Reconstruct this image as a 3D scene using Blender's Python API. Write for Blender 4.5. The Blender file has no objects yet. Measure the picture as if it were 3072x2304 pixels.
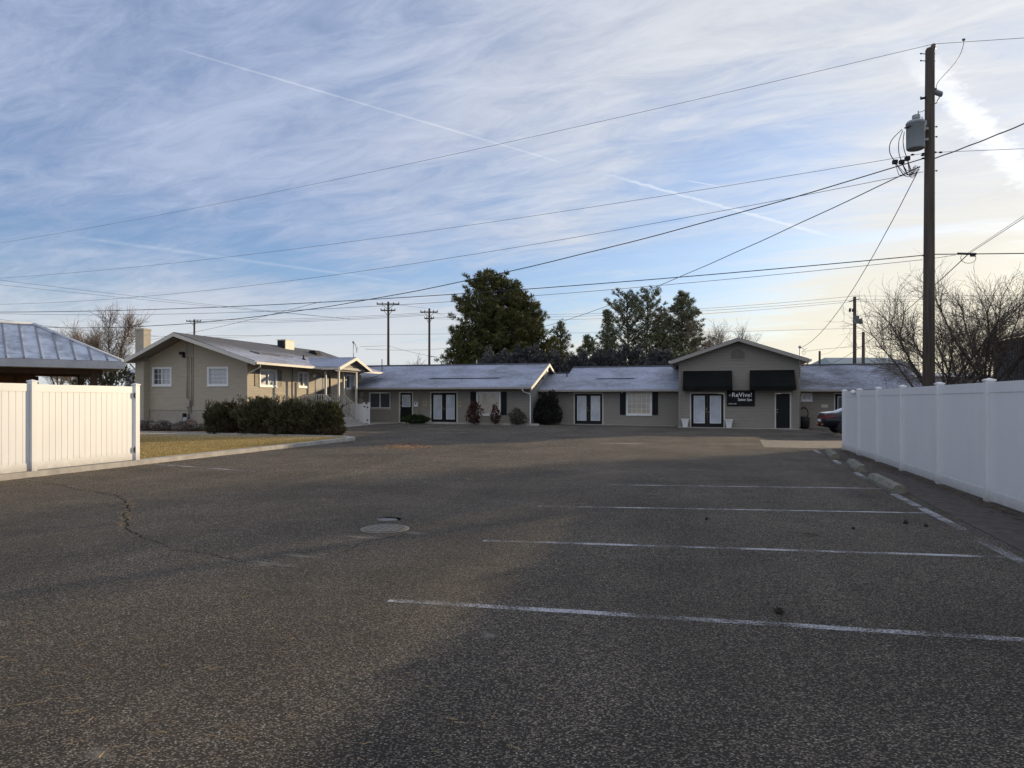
import bpy, bmesh, math, random
from mathutils import Vector, Matrix, noise
R = math.radians
TH = R(15.33); CT, ST = math.cos(TH), math.sin(TH)
F = 2130.0; HZ = 1201.0; CAMH = 1.6
sc = bpy.context.scene
col = sc.collection

# ------------------------------------------------------------------ camera
cam = bpy.data.cameras.new('camera'); camo = bpy.data.objects.new('camera', cam); col.objects.link(camo)
cam.sensor_width = 36.0; cam.lens = F / 3072 * 36.0; cam.shift_y = (HZ - 1152) / 3072
camo.location = (0, 0, CAMH); camo.rotation_euler = (R(90), 0, 0)
cam.clip_start = 0.05; cam.clip_end = 12000
sc.camera = camo

# ------------------------------------------------------------------ world + sun
SUN_AZ, SUN_EL = R(15.33 + 34.0), R(10.0)     # azimuth clockwise from +Y
SD = Vector((math.sin(SUN_AZ) * math.cos(SUN_EL), math.cos(SUN_AZ) * math.cos(SUN_EL), math.sin(SUN_EL)))
w = bpy.data.worlds.new('World'); sc.world = w; w.use_nodes = True
wt = w.node_tree; wt.nodes.clear()

class NT:
    def __init__(s, t): s.t = t
    def n(s, kind, ins=None, **kw):
        nd = s.t.nodes.new(kind)
        for k, v in kw.items(): setattr(nd, k, v)
        if ins:
            for k, v in ins.items():
                i = nd.inputs[k]
                if isinstance(v, bpy.types.NodeSocket): s.t.links.new(v, i)
                else: i.default_value = v
        return nd
    def math(s, op, a, b=0.0, c=0.0, clamp=False):
        nd = s.n('ShaderNodeMath', {0: a, 1: b, 2: c}, operation=op); nd.use_clamp = clamp
        return nd.outputs[0]
    def vm(s, op, a, b=None, **kw):
        ins = {0: a}
        if b is not None: ins[1] = b
        nd = s.n('ShaderNodeVectorMath', ins, operation=op)
        if 'scale' in kw: nd.inputs['Scale'].default_value = kw['scale']
        return nd
    def rng(s, v, a, b, c=0.0, d=1.0, smooth=False):
        nd = s.n('ShaderNodeMapRange', {0: v, 1: a, 2: b, 3: c, 4: d})
        if smooth: nd.interpolation_type = 'SMOOTHSTEP'
        return nd.outputs[0]
    def mix(s, f, a, b, blend='MIX'):
        nd = s.n('ShaderNodeMix', data_type='RGBA', blend_type=blend)
        for i, v in ((0, f), (6, a), (7, b)):
            if isinstance(v, bpy.types.NodeSocket): s.t.links.new(v, nd.inputs[i])
            elif i == 0: nd.inputs[0].default_value = v
            else: nd.inputs[i].default_value = (*v, 1.0) if len(v) == 3 else v
        return nd.outputs[2]
    def noise(s, vec, scale, detail=4.0, rough=0.55, dist=0.0):
        nd = s.n('ShaderNodeTexNoise', {'Scale': scale, 'Detail': detail, 'Roughness': rough, 'Distortion': dist})
        if vec is not None: s.t.links.new(vec, nd.inputs['Vector'])
        return nd.outputs['Fac']
    def mapping(s, vec, rot=(0, 0, 0), scale=(1, 1, 1), loc=(0, 0, 0)):
        return s.n('ShaderNodeMapping', {'Vector': vec, 'Rotation': rot, 'Scale': scale, 'Location': loc}).outputs[0]

def pdir(px, py): return Vector(((px - 1536) / F, 1.0, -(py - HZ) / F)).normalized()

def build_world():
    T = NT(wt)
    out = T.n('ShaderNodeOutputWorld')
    sky = T.n('ShaderNodeTexSky', sky_type='NISHITA', sun_disc=False, sun_elevation=SUN_EL, sun_rotation=SUN_AZ)
    sky.air_density = 1.0; sky.dust_density = 1.6; sky.ozone_density = 3.0; sky.altitude = 800
    tint = T.mix(1.0, sky.outputs[0], (0.93, 1.0, 1.13), 'MULTIPLY')
    bg1 = T.n('ShaderNodeBackground', {'Color': tint, 'Strength': 0.130})
    d = T.n('ShaderNodeTexCoord').outputs['Generated']
    s = T.n('ShaderNodeSeparateXYZ', {0: d})
    z = T.math('ADD', T.math('MAXIMUM', s.outputs[2], 0.0), 0.10)
    p = T.n('ShaderNodeCombineXYZ', {0: T.math('DIVIDE', s.outputs[0], z), 1: T.math('DIVIDE', s.outputs[1], z), 2: 0.0}).outputs[0]
    # cirrus sheets drawn out along one wind direction
    pr = T.mapping(p, rot=(0, 0, R(21)))
    m1 = T.mapping(pr, scale=(0.42, 1.0, 1))
    n1 = T.noise(m1, 0.75, 5.0, 0.52, 0.9)
    m2 = T.mapping(T.mapping(p, rot=(0, 0, R(30))), scale=(0.5, 1.2, 1), loc=(3.1, 1.7, 0))
    n2 = T.noise(m2, 2.6, 7.0, 0.62, 0.6)
    m3 = T.mapping(p, loc=(5.0, 2.0, 0))
    n3 = T.noise(m3, 0.33, 2.0, 0.5)
    cov = T.math('ADD', T.math('MULTIPLY', n1, 0.62), T.math('MULTIPLY', n2, 0.30))
    cov = T.math('ADD', cov, T.math('MULTIPLY', n3, 0.20))
    n4 = T.noise(T.mapping(T.mapping(p, rot=(0, 0, R(27))), scale=(0.38, 1.0, 1), loc=(7, 3, 0)), 7.5, 6.0, 0.70, 0.8)
    cov = T.math('ADD', cov, T.math('MULTIPLY', T.math('SUBTRACT', n4, 0.5), 0.26))
    # the sheet is densest high up and thin in a band low over the buildings
    high = T.rng(s.outputs[2], 0.20, 0.36, 0.0, 0.13, True)
    lowr = T.rng(s.outputs[2], 0.03, 0.20, 0.19, 0.0, True)
    cov = T.math('ADD', T.math('ADD', cov, high), lowr)
    sunp = T.vm('DOT_PRODUCT', d, tuple(SD)).outputs['Value']
    # where the banks of this particular sky lie thick or thin
    for (bx_, by_, r0_, k_) in ((250, 680, 0.965, 0.085), (900, 700, 0.975, 0.04), (2230, 600, 0.975, -0.075), (2900, 930, 0.965, 0.13), (150, 60, 0.97, -0.03), (500, 300, 0.97, 0.03)):
        cov = T.math('ADD', cov, T.rng(T.vm('DOT_PRODUCT', d, tuple(pdir(bx_, by_))).outputs['Value'], r0_, 1.0, 0.0, k_, True))
    cov = T.math('ADD', cov, T.rng(sunp, 0.75, 1.0, 0.0, 0.04))
    mask = T.rng(cov, 0.48, 0.79, 0.24, 0.93, True)
    # fine ragged edges shared by the trails
    fn = T.noise(T.mapping(p, scale=(1, 1, 1)), 22.0, 4.0, 0.6)
    def streak(a, b, wid, k, rag=0.3, fade=0.12):
        A, B = pdir(*a), pdir(*b)
        n = A.cross(B).normalized(); t = (B - A).normalized()
        ta, tb = A.dot(t), B.dot(t); L = tb - ta
        dn = T.vm('DOT_PRODUCT', d, tuple(n)).outputs['Value']
        dn = T.math('ADD', dn, T.math('MULTIPLY', T.math('SUBTRACT', fn, 0.5), wid * rag * 4))
        al = T.vm('DOT_PRODUCT', d, tuple(t)).outputs['Value']
        e = T.rng(T.math('ABSOLUTE', dn), wid * 0.25, wid, 1.0, 0.0, True)
        f1 = T.rng(al, ta, ta + L * fade, 0.0, 1.0, True); f2 = T.rng(al, tb - L * fade, tb, 1.0, 0.0, True)
        return T.math('MULTIPLY', T.math('MULTIPLY', e, T.math('MULTIPLY', f1, f2)), k)
    trails = [streak((515, 142), (1700, 492), 0.0016, 0.30, 0.10, 0.05),
              streak((1780, 512), (2560, 728), 0.0030, 0.62, 0.45, 0.18),
              streak((2040, 538), (2180, 563), 0.0013, 0.55, 0.1, 0.3),
              streak((170, 703), (1220, 848), 0.0030, 0.34, 0.25, 0.10),
              streak((2640, 60), (3230, 690), 0.0190, 0.92, 0.55, 0.42)]
    m = mask
    for t in trails: m = T.math('MAXIMUM', m, t)
    tr = trails[0]
    for t in trails[1:]: tr = T.math('MAXIMUM', tr, t)
    prox = T.rng(sunp, 0.35, 0.98, 0.0, 1.0, True)
    cc = T.mix(prox, (0.43, 0.50, 0.68), (0.76, 0.77, 0.79))
    tone = T.rng(n4, 0.3, 0.7, 0.90, 1.10); cc = T.mix(1.0, cc, T.n('ShaderNodeCombineXYZ', {0: tone, 1: tone, 2: T.math('ADD', T.math('MULTIPLY', tone, 0.8), 0.2)}).outputs[0], 'MULTIPLY')
    cc = T.mix(T.rng(s.outputs[2], 0.05, 0.22, 0.85, 0.0, True), cc, (0.74, 0.76, 0.76))
    # brighter sheet overhead and behind the camera, added out of view for ambient fill
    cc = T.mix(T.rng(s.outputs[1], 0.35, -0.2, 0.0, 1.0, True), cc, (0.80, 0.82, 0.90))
    warm = T.rng(s.outputs[2], 0.05, 0.33, 1.0, 0.0, True)
    cc = T.mix(T.math('MULTIPLY', warm, T.rng(sunp, 0.68, 0.97)), cc, (0.96, 0.87, 0.66))
    cc = T.mix(T.math('MULTIPLY', tr, 0.8), cc, (1.08, 1.08, 1.08))
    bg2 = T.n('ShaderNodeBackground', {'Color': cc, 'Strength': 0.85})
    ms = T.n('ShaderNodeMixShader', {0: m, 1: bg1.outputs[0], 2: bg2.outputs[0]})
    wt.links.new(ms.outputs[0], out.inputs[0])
build_world()
sl = bpy.data.lights.new('sun', 'SUN'); sl.energy = 3.75; sl.angle = R(0.7); sl.color = (1.0, 0.785, 0.50)
so = bpy.data.objects.new('sun', sl); col.objects.link(so)
so.rotation_euler = SD.to_track_quat('Z', 'Y').to_euler(); so.location = (30, 30, 30)
sc.view_settings.view_transform = 'Standard'; sc.view_settings.look = 'None'
sc.view_settings.exposure = 0.3; sc.view_settings.gamma = 1.0

# ------------------------------------------------------------------ frames & helpers
def W(u, v, z=0.0): return Vector((u * CT + v * ST, -u * ST + v * CT, z))
def sstep(x, a, b):
    t = min(1, max(0, (x - a) / (b - a))); return t * t * (3 - 2 * t)
def gz(u, v): return (-0.08 - 0.008 * min(12, max(-35, u))) * sstep(v, 20, 45)
def XY2UV(x, y): return (x * CT - y * ST, x * ST + y * CT)
def G(px, py):                     # a ground mark measured on the photograph -> lot coordinates
    D = CAMH * F / (py - HZ); return XY2UV((px - 1536) / F * D, D)
def P3(px, py, D): return Vector(((px - 1536) / F * D, D, CAMH - (py - HZ) / F * D))
def UVpx(px, D): return XY2UV((px - 1536) / F * D, D)

def tag(o, label=None, cat=None, group=None, kind=None):
    if label: o['label'] = label
    if cat: o['category'] = cat
    if group: o['group'] = group
    if kind: o['kind'] = kind
    return o

class Root:
    """an Empty at a thing's base; frame is the lot frame (rot=-TH) unless another angle is given"""
    def __init__(s, name, org, label, cat, group=None, rot=-TH, world=False):
        s.org = Vector(org) if len(org) == 3 else Vector((org[0], org[1], 0.0))
        s.rot = rot
        o = bpy.data.objects.new(name, None); col.objects.link(o); o.empty_display_size = 0.3
        o.location = s.org if world else W(*s.org)
        o.rotation_euler = (0, 0, rot); s.o = o
        tag(o, label, cat, group)
        if world or rot != -TH: s.org = Vector((0, 0, 0))

class MB:
    def __init__(s): s.v = []; s.f = []; s.sm = []; s.marks = []
    def add(s, vs, fs, smooth=False):
        b = len(s.v); s.marks.append(b); s.v += [Vector(p) for p in vs]
        s.f += [tuple(i + b for i in f) for f in fs]; s.sm += [smooth] * len(fs); return s
    def box(s, a, b):
        (x0, y0, z0), (x1, y1, z1) = a, b
        x0, x1 = min(x0, x1), max(x0, x1); y0, y1 = min(y0, y1), max(y0, y1); z0, z1 = min(z0, z1), max(z0, z1)
        return s.hexa([(x0, y0, z0), (x1, y0, z0), (x1, y1, z0), (x0, y1, z0), (x0, y0, z1), (x1, y0, z1), (x1, y1, z1), (x0, y1, z1)])
    def hexa(s, p): return s.add(p, [(0, 3, 2, 1), (4, 5, 6, 7), (0, 1, 5, 4), (1, 2, 6, 5), (2, 3, 7, 6), (3, 0, 4, 7)])
    def slab(s, q, t):             # roof slab: top quad q, thickness t straight down
        q = [Vector(p) for p in q]; return s.hexa([p - Vector((0, 0, t)) for p in q] + q)
    def prism(s, poly, d):         # planar polygon (3D) swept by vector d
        n = len(poly); d = Vector(d); P = [Vector(p) for p in poly]
        return s.add(P + [p + d for p in P], [tuple(range(n))[::-1], tuple(range(n, 2 * n))] + [(i, (i + 1) % n, n + (i + 1) % n, n + i) for i in range(n)])
    def bar(s, a, b, wx, wz=None):
        a, b = Vector(a), Vector(b); wz = wz or wx; d = (b - a).normalized()
        x = d.cross(Vector((0, 0, 1)))
        x = Vector((1, 0, 0)) if x.length < 1e-4 else x.normalized()
        y = x.cross(d).normalized(); x = x * wx / 2; y = y * wz / 2
        return s.hexa([a - x - y, a + x - y, a + x + y, a - x + y, b - x - y, b + x - y, b + x + y, b - x + y])
    def tube(s, pts, rad, n=8, cap=True, smooth=True):
        pts = [Vector(p) for p in pts]
        if not hasattr(rad, '__len__'): rad = [rad] * len(pts)
        vs = []; prev = None
        for i, p in enumerate(pts):
            t = (pts[min(i + 1, len(pts) - 1)] - pts[max(i - 1, 0)])
            t = t.normalized() if t.length > 1e-9 else Vector((0, 0, 1))
            if prev is None:
                a = t.orthogonal().normalized()
            else:
                a = prev - t * prev.dot(t); a = a.normalized() if a.length > 1e-6 else t.orthogonal().normalized()
            prev = a; b = t.cross(a)
            for k in range(n):
                an = 2 * math.pi * k / n; vs.append(p + (a * math.cos(an) + b * math.sin(an)) * rad[i])
        fs = [(i * n + k, i * n + (k + 1) % n, (i + 1) * n + (k + 1) % n, (i + 1) * n + k) for i in range(len(pts) - 1) for k in range(n)]
        s.add(vs, fs, smooth)
        if cap:
            b = len(s.v) - len(vs)
            s.f.append(tuple(b + k for k in range(n))[::-1]); s.f.append(tuple(b + (len(pts) - 1) * n + k for k in range(n))); s.sm += [False, False]
        return s
    def curve(s, pts, rad, n=5, k=5):
        P = [Vector(p) for p in pts]; out = []
        for i in range(len(P) - 1):
            a, b, c, d = P[max(i - 1, 0)], P[i], P[i + 1], P[min(i + 2, len(P) - 1)]
            for j in range(k):
                t = j / k; out.append(0.5 * ((2 * b) + (c - a) * t + (2 * a - 5 * b + 4 * c - d) * t * t + (3 * b - a - 3 * c + d) * t ** 3))
        out.append(P[-1]); return s.tube(out, rad, n)
    def lathe(s, c, prof, n=16, axis='Z', smooth=True):   # prof: (r, h)
        c = Vector(c); vs = []
        for r, h in prof:
            for k in range(n):
                an = 2 * math.pi * k / n; x, y = r * math.cos(an), r * math.sin(an)
                vs.append(c + (Vector((x, y, h)) if axis == 'Z' else Vector((x, h, y)) if axis == 'Y' else Vector((h, x, y))))
        m = len(prof)
        fs = [(i * n + k, i * n + (k + 1) % n, (i + 1) * n + (k + 1) % n, (i + 1) * n + k) for i in range(m - 1) for k in range(n)]
        s.add(vs, fs, smooth); b = len(s.v) - len(vs)
        s.f.append(tuple(b + k for k in range(n))[::-1]); s.f.append(tuple(b + (m - 1) * n + k for k in range(n))); s.sm += [False, False]
        return s
    def build_each(s, name, mat, parent):
        """every piece added becomes a part of its own"""
        ends = s.marks[1:] + [len(s.v)]
        for a, b in zip(s.marks, ends):
            m = MB(); m.v = s.v[a:b]
            for f, sm in zip(s.f, s.sm):
                if a <= f[0] < b: m.f.append(tuple(i - a for i in f)); m.sm.append(sm)
            m.build(name, mat, parent)
    def build(s, name, mat, parent=None, org=None, label=None):
        """parent: Root or object. verts are lot coordinates, made local to the parent's origin"""
        off = Vector((0, 0, 0))
        if isinstance(parent, Root): off = parent.org
        elif parent is not None: off = Vector(parent['_o']) if '_o' in parent else off
        if org is not None: off = Vector(org)
        me = bpy.data.meshes.new(name); me.from_pydata([p - off for p in s.v], [], s.f)
        me.polygons.foreach_set('use_smooth', s.sm)
        if mat: me.materials.append(mat)
        me.update()
        bm = bmesh.new(); bm.from_mesh(me); bmesh.ops.recalc_face_normals(bm, faces=bm.faces); bm.to_mesh(me); bm.free()
        o = bpy.data.objects.new(name, me); col.objects.link(o)
        if isinstance(parent, Root): o.parent = parent.o; o['_o'] = tuple(off)
        elif parent is not None: o.parent = parent; o['_o'] = tuple(off)
        elif org is not None: o.location = W(*off); o.rotation_euler = (0, 0, -TH)
        if label: o['label'] = label
        return o

def raw(name, verts, faces, mat, parent=None, loc=None, smooth=False, rotz=0):
    me = bpy.data.meshes.new(name); me.from_pydata(verts, [], faces)
    if mat: me.materials.append(mat)
    if smooth: me.polygons.foreach_set('use_smooth', [True] * len(faces))
    me.update(); o = bpy.data.objects.new(name, me); col.objects.link(o)
    if parent is not None: o.parent = parent.o if isinstance(parent, Root) else parent
    if loc is not None: o.location = loc
    o.rotation_euler[2] = rotz
    return o

def copy_tree(o, parent=None):
    c = o.copy(); col.objects.link(c); c.parent = parent
    for ch in list(o.children): copy_tree(ch, c)
    return c

# ------------------------------------------------------------------ materials
MATS = {}
def mat(name, colr=(0.5, 0.5, 0.5), rough=0.7, fn=None, metal=0.0, spec=0.5, noise_amt=0.12, nscale=3.0, bump=0.0, bscale=40.0):
    if name in MATS: return MATS[name]
    m = bpy.data.materials.new(name); m.use_nodes = True; t = m.node_tree; T = NT(t)
    b = t.nodes['Principled BSDF']; b.inputs['Roughness'].default_value = rough; b.inputs['Metallic'].default_value = metal
    b.inputs['Specular IOR Level'].default_value = spec
    co = T.n('ShaderNodeTexCoord').outputs['Object']
    if fn: fn(T, b, co)
    else:
        n = T.noise(co, nscale, 5, 0.6)
        lo = tuple(c * (1 - noise_amt) for c in colr); hi = tuple(min(1, c * (1 + noise_amt)) for c in colr)
        t.links.new(T.mix(T.rng(n, 0.3, 0.7), lo, hi), b.inputs['Base Color'])
        if bump:
            bn = T.n('ShaderNodeBump', {'Height': T.noise(co, bscale, 4, 0.6), 'Strength': bump, 'Distance': 0.01})
            t.links.new(bn.outputs[0], b.inputs['Normal'])
    MATS[name] = m; return m

def f_asphalt(T, b, co):
    L = T.t.links
    vo = T.n('ShaderNodeTexVoronoi', {'Vector': co, 'Scale': 92.0, 'Randomness': 1.0}); vo.feature = 'F1'
    rnd = T.n('ShaderNodeSeparateColor', {0: vo.outputs['Color']})
    stone = T.rng(rnd.outputs[0], 0.30, 0.95, 0.0, 1.0)
    stonec = T.mix(rnd.outputs[1], (0.042, 0.035, 0.027), (0.115, 0.092, 0.064))
    bright = T.rng(rnd.outputs[2], 0.93, 0.98, 0.0, 1.0)
    stonec = T.mix(bright, stonec, (0.42, 0.40, 0.37))
    body = T.rng(vo.outputs['Distance'], 0.35, 0.75, 1.0, 0.0)
    c = T.mix(T.math('MULTIPLY', stone, body), (0.0095, 0.0092, 0.0095), stonec)
    n1 = T.noise(co, 0.35, 5, 0.6); n2 = T.noise(co, 2.2, 5, 0.65)
    k = T.math('MULTIPLY', T.rng(n1, 0.3, 0.7, 0.68, 1.34), T.rng(n2, 0.25, 0.75, 0.88, 1.12))
    lane = T.noise(T.mapping(T.mapping(co, rot=(0, 0, TH)), scale=(1.0, 0.10, 1)), 1.1, 4, 0.6)
    k = T.math('MULTIPLY', k, T.rng(lane, 0.3, 0.7, 0.84, 1.14))
    kc = T.n('ShaderNodeCombineXYZ', {0: k, 1: k, 2: k}).outputs[0]
    c = T.mix(1.0, c, kc, 'MULTIPLY')
    # paler weathered patches and rusty-brown dust
    n3 = T.noise(co, 0.9, 6, 0.7, 0.4)
    c = T.mix(T.rng(n3, 0.58, 0.74, 0.0, 0.30), c, (0.10, 0.088, 0.070))
    n4 = T.noise(T.mapping(co, loc=(9, 4, 0)), 0.55, 5, 0.65)
    c = T.mix(T.rng(n4, 0.55, 0.75, 0.0, 0.30), c, (0.085, 0.066, 0.050))
    L.new(c, b.inputs['Base Color'])
    h = T.math('ADD', T.math('MULTIPLY', T.math('MULTIPLY', body, stone), 1.0), T.math('MULTIPLY', T.noise(co, 160, 3, 0.6), 0.6))
    bp = T.n('ShaderNodeBump', {'Height': h, 'Strength': 1.0, 'Distance': 0.016})
    L.new(bp.outputs[0], b.inputs['Normal'])
    b.inputs['Specular IOR Level'].default_value = 0.25; b.inputs['Diffuse Roughness'].default_value = 1.0
    T.t.links.new(T.math('MULTIPLY', T.math('ADD', T.math('MULTIPLY', T.math('MULTIPLY', stone, body), 0.78), 0.09), k), b.inputs['Sheen Weight']); b.inputs['Sheen Roughness'].default_value = 0.5; b.inputs['Sheen Tint'].default_value = (1.0, 0.86, 0.68, 1)
A_ASPH = mat('asphalt', rough=0.85, fn=f_asphalt)

def f_paint(T, b, co):
    L = T.t.links
    L.new(T.mix(T.noise(co, 30, 3), (0.45, 0.46, 0.49), (0.72, 0.72, 0.75)), b.inputs['Base Color'])
    n1 = T.noise(co, 70, 4, 0.7); n2 = T.noise(co, 1.1, 3, 0.6)
    nd = T.t.nodes
    wear = T.math('ADD', n1, T.math('MULTIPLY', T.math('SUBTRACT', n2, 0.5), 1.0))
    a = T.rng(wear, 0.43, 0.60, 0.0, 0.72)
    tr = T.n('ShaderNodeBsdfTransparent'); mx = T.n('ShaderNodeMixShader', {0: a, 1: tr.outputs[0], 2: b.outputs[0]})
    L.new(mx.outputs[0], nd['Material Output'].inputs[0])
A_PAINT = mat('worn_white_paint', rough=0.8, fn=f_paint)
def f_paint2(T, b, co):
    L = T.t.links
    b.inputs['Base Color'].default_value = (0.5, 0.5, 0.52, 1)
    n1 = T.noise(co, 60, 4, 0.7); n2 = T.noise(co, 0.8, 3, 0.6)
    wear = T.math('ADD', n1, T.math('MULTIPLY', T.math('SUBTRACT', n2, 0.5), 1.2))
    a = T.rng(wear, 0.52, 0.68, 0.0, 0.6)
    tr = T.n('ShaderNodeBsdfTransparent'); mx = T.n('ShaderNodeMixShader', {0: a, 1: tr.outputs[0], 2: b.outputs[0]})
    L.new(mx.outputs[0], T.t.nodes['Material Output'].inputs[0])
A_PAINT2 = mat('very_worn_paint', rough=0.8, fn=f_paint2)

def siding(name, base, lap=0.19, dark=0.55):
    def fn(T, b, co):
        L = T.t.links; s = T.n('ShaderNodeSeparateXYZ', {0: co})
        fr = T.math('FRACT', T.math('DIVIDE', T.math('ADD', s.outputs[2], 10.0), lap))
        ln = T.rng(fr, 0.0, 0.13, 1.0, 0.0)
        n = T.noise(T.mapping(co, scale=(1, 1, 6)), 1.6, 5, 0.65); n2 = T.noise(co, 0.5, 3)
        c = T.mix(T.rng(n, 0.3, 0.7), tuple(x * 0.86 for x in base), tuple(x * 1.10 for x in base))
        c = T.mix(T.rng(n2, 0.35, 0.65, 0, 0.5), c, tuple(x * 0.88 for x in base))
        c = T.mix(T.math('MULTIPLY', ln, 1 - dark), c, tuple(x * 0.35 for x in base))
        L.new(c, b.inputs['Base Color'])
        bp = T.n('ShaderNodeBump', {'Height': T.rng(fr, 0, 1, 1, 0), 'Strength': 0.35, 'Distance': 0.012})
        L.new(bp.outputs[0], b.inputs['Normal'])
    return mat(name, rough=0.75, fn=fn)
M_SID = siding('taupe_lap_siding', (0.265, 0.242, 0.205))
M_SIDH = siding('house_lap_siding', (0.44, 0.385, 0.295), 0.13)
M_FOUND = mat('painted_foundation', (0.37, 0.33, 0.265), 0.8, nscale=2)
M_TRIM = mat('cream_trim', (0.56, 0.53, 0.47), 0.55, noise_amt=0.06)
M_TRIMB = mat('taupe_trim', (0.33, 0.305, 0.27), 0.6, noise_amt=0.08)
M_WHITE = mat('white_frame', (0.78, 0.78, 0.76), 0.4, noise_amt=0.04)
M_SOFFIT = mat('soffit', (0.24, 0.215, 0.185), 0.7)
M_BLACKD = mat('black_door_paint', (0.007, 0.0075, 0.009), 0.5, spec=0.25, noise_amt=0.2)
M_SHUT = mat('black_shutter_paint', (0.012, 0.014, 0.016), 0.6, spec=0.2)
M_SHUTB = mat('taupe_shutter_paint', (0.17, 0.15, 0.125), 0.6)
M_AWN = mat('black_awning_canvas', (0.012, 0.0135, 0.013), 0.95, spec=0.08, noise_amt=0.25, nscale=1.2)
M_DARK = mat('dark_iron', (0.015, 0.015, 0.017), 0.6, spec=0.25)
M_CHROME = mat('brass_knob', (0.7, 0.62, 0.42), 0.25, metal=1.0)
M_GALV = mat('galvanised', (0.38, 0.39, 0.40), 0.45, metal=0.5)
M_TANK = mat('transformer_grey', (0.30, 0.33, 0.345), 0.45, noise_amt=0.08)
M_CONC = mat('concrete', (0.36, 0.335, 0.30), 0.85, noise_amt=0.28, nscale=2.5, bump=0.4)
M_CONCD = mat('old_concrete', (0.19, 0.18, 0.14), 0.9, noise_amt=0.35, nscale=9, bump=0.7)
M_TANKD = mat('weathered_tank', (0.14, 0.15, 0.155), 0.5)
M_PORC = mat('porcelain_brown', (0.10, 0.07, 0.07), 0.3)
M_RUB = mat('tyre_rubber', (0.02, 0.02, 0.02), 0.8)
M_WIRE = mat('aluminium_wire', (0.13, 0.13, 0.135), 0.6)
M_CABLE = mat('black_cable', (0.03, 0.03, 0.033), 0.6)
M_BROWN = mat('stained_brown_wood', (0.050, 0.024, 0.015), 0.7, noise_amt=0.3)
M_BROWNP = mat('brown_panel', (0.115, 0.055, 0.035), 0.75, noise_amt=0.25)
M_YEL = mat('yellow_notice', (0.52, 0.45, 0.25), 0.6)
M_INK = mat('notice_ink', (0.10, 0.07, 0.04), 0.7)
M_LETTER = mat('white_lettering', (0.9, 0.9, 0.92), 0.5, noise_amt=0.05)
M_SIGN = mat('black_sign_face', (0.012, 0.013, 0.014), 0.6, spec=0.15)
M_DIRT = mat('dirt', (0.070, 0.055, 0.045), 0.95, noise_amt=0.45, nscale=6, bump=0.8)
M_MULCH = mat('bark_mulch', (0.11, 0.075, 0.05), 0.95, noise_amt=0.5, nscale=14, bump=0.8)

def f_vinyl(T, b, co):
    L = T.t.links; s = T.n('ShaderNodeSeparateXYZ', {0: co})
    n = T.noise(T.mapping(co, scale=(1, 1, 0.35)), 2.5, 5, 0.6)
    c = T.mix(T.rng(n, 0.35, 0.75, 0, 0.5), (0.75, 0.75, 0.74), (0.66, 0.66, 0.65))
    # splashed soil along the bottom rail
    n2 = T.noise(co, 5.0, 6, 0.75)
    low = T.rng(T.math('ADD', s.outputs[2], T.math('MULTIPLY', T.math('SUBTRACT', n2, 0.5), 0.5)), -0.02, 0.24, 1.0, 0.0)
    c = T.mix(T.math('MULTIPLY', low, T.rng(n2, 0.35, 0.6, 0.15, 0.9)), c, (0.20, 0.165, 0.13))
    L.new(c, b.inputs['Base Color'])
M_VINYL = mat('white_vinyl', rough=0.38, fn=f_vinyl)

def f_roof(fr_amt, zlo=None, zhi=None):
    def fn(T, b, co):
        L = T.t.links
        br = T.n('ShaderNodeTexBrick', {'Vector': T.mapping(co, scale=(1, 1, 1), rot=(0, 0, 0)), 'Scale': 1.0, 'Color1': (0.055, 0.055, 0.058, 1), 'Color2': (0.10, 0.098, 0.098, 1),
                 'Mortar': (0.05, 0.05, 0.052, 1), 'Mortar Size': 0.012, 'Brick Width': 0.33, 'Row Height': 0.145})
        s = T.n('ShaderNodeSeparateXYZ', {0: co})
        n1 = T.noise(T.mapping(co, scale=(0.5, 0.5, 1.2)), 0.8, 3, 0.5, 0.5)
        n2 = T.noise(T.mapping(co, scale=(1.0, 1.5, 1.5)), 5.5, 5, 0.75, 0.4)
        n3 = T.noise(T.mapping(co, scale=(0.35, 2.2, 4.0)), 4.5, 5, 0.75, 0.6)
        a = T.math('ADD', T.math('MULTIPLY', n1, 0.5), T.math('MULTIPLY', n2, 0.50)); a = T.math('ADD', a, T.math('MULTIPLY', n3, 0.60))
        f = T.rng(a, 0.80 - fr_amt, 1.06 - fr_amt * 0.6, 0.05, 0.95)
        # each course keeps its frost on the butt edge
        fr = T.math('FRACT', T.math('DIVIDE', T.math('ADD', s.outputs[2], 10.0), 0.062))
        f = T.math('MULTIPLY', f, T.rng(fr, 0.0, 0.6, 0.55, 1.0))
        if zlo: f = T.math('MULTIPLY', f, T.rng(T.math('ADD', s.outputs[2], T.math('MULTIPLY', T.math('SUBTRACT', n1, 0.5), 1.2)), zlo, zhi, 1.0, 0.06, True))
        c = T.mix(f, br.outputs['Color'], (0.46, 0.50, 0.62))
        L.new(c, b.inputs['Base Color'])
        bp = T.n('ShaderNodeBump', {'Height': T.math('ADD', fr, n2), 'Strength': 0.5, 'Distance': 0.015})
        L.new(bp.outputs[0], b.inputs['Normal'])
    return fn
M_ROOF = mat('frosted_shingles', rough=0.8, fn=f_roof(0.22))
M_ROOFT = mat('thinly_frosted_shingles', rough=0.8, fn=f_roof(0.02))

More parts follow.
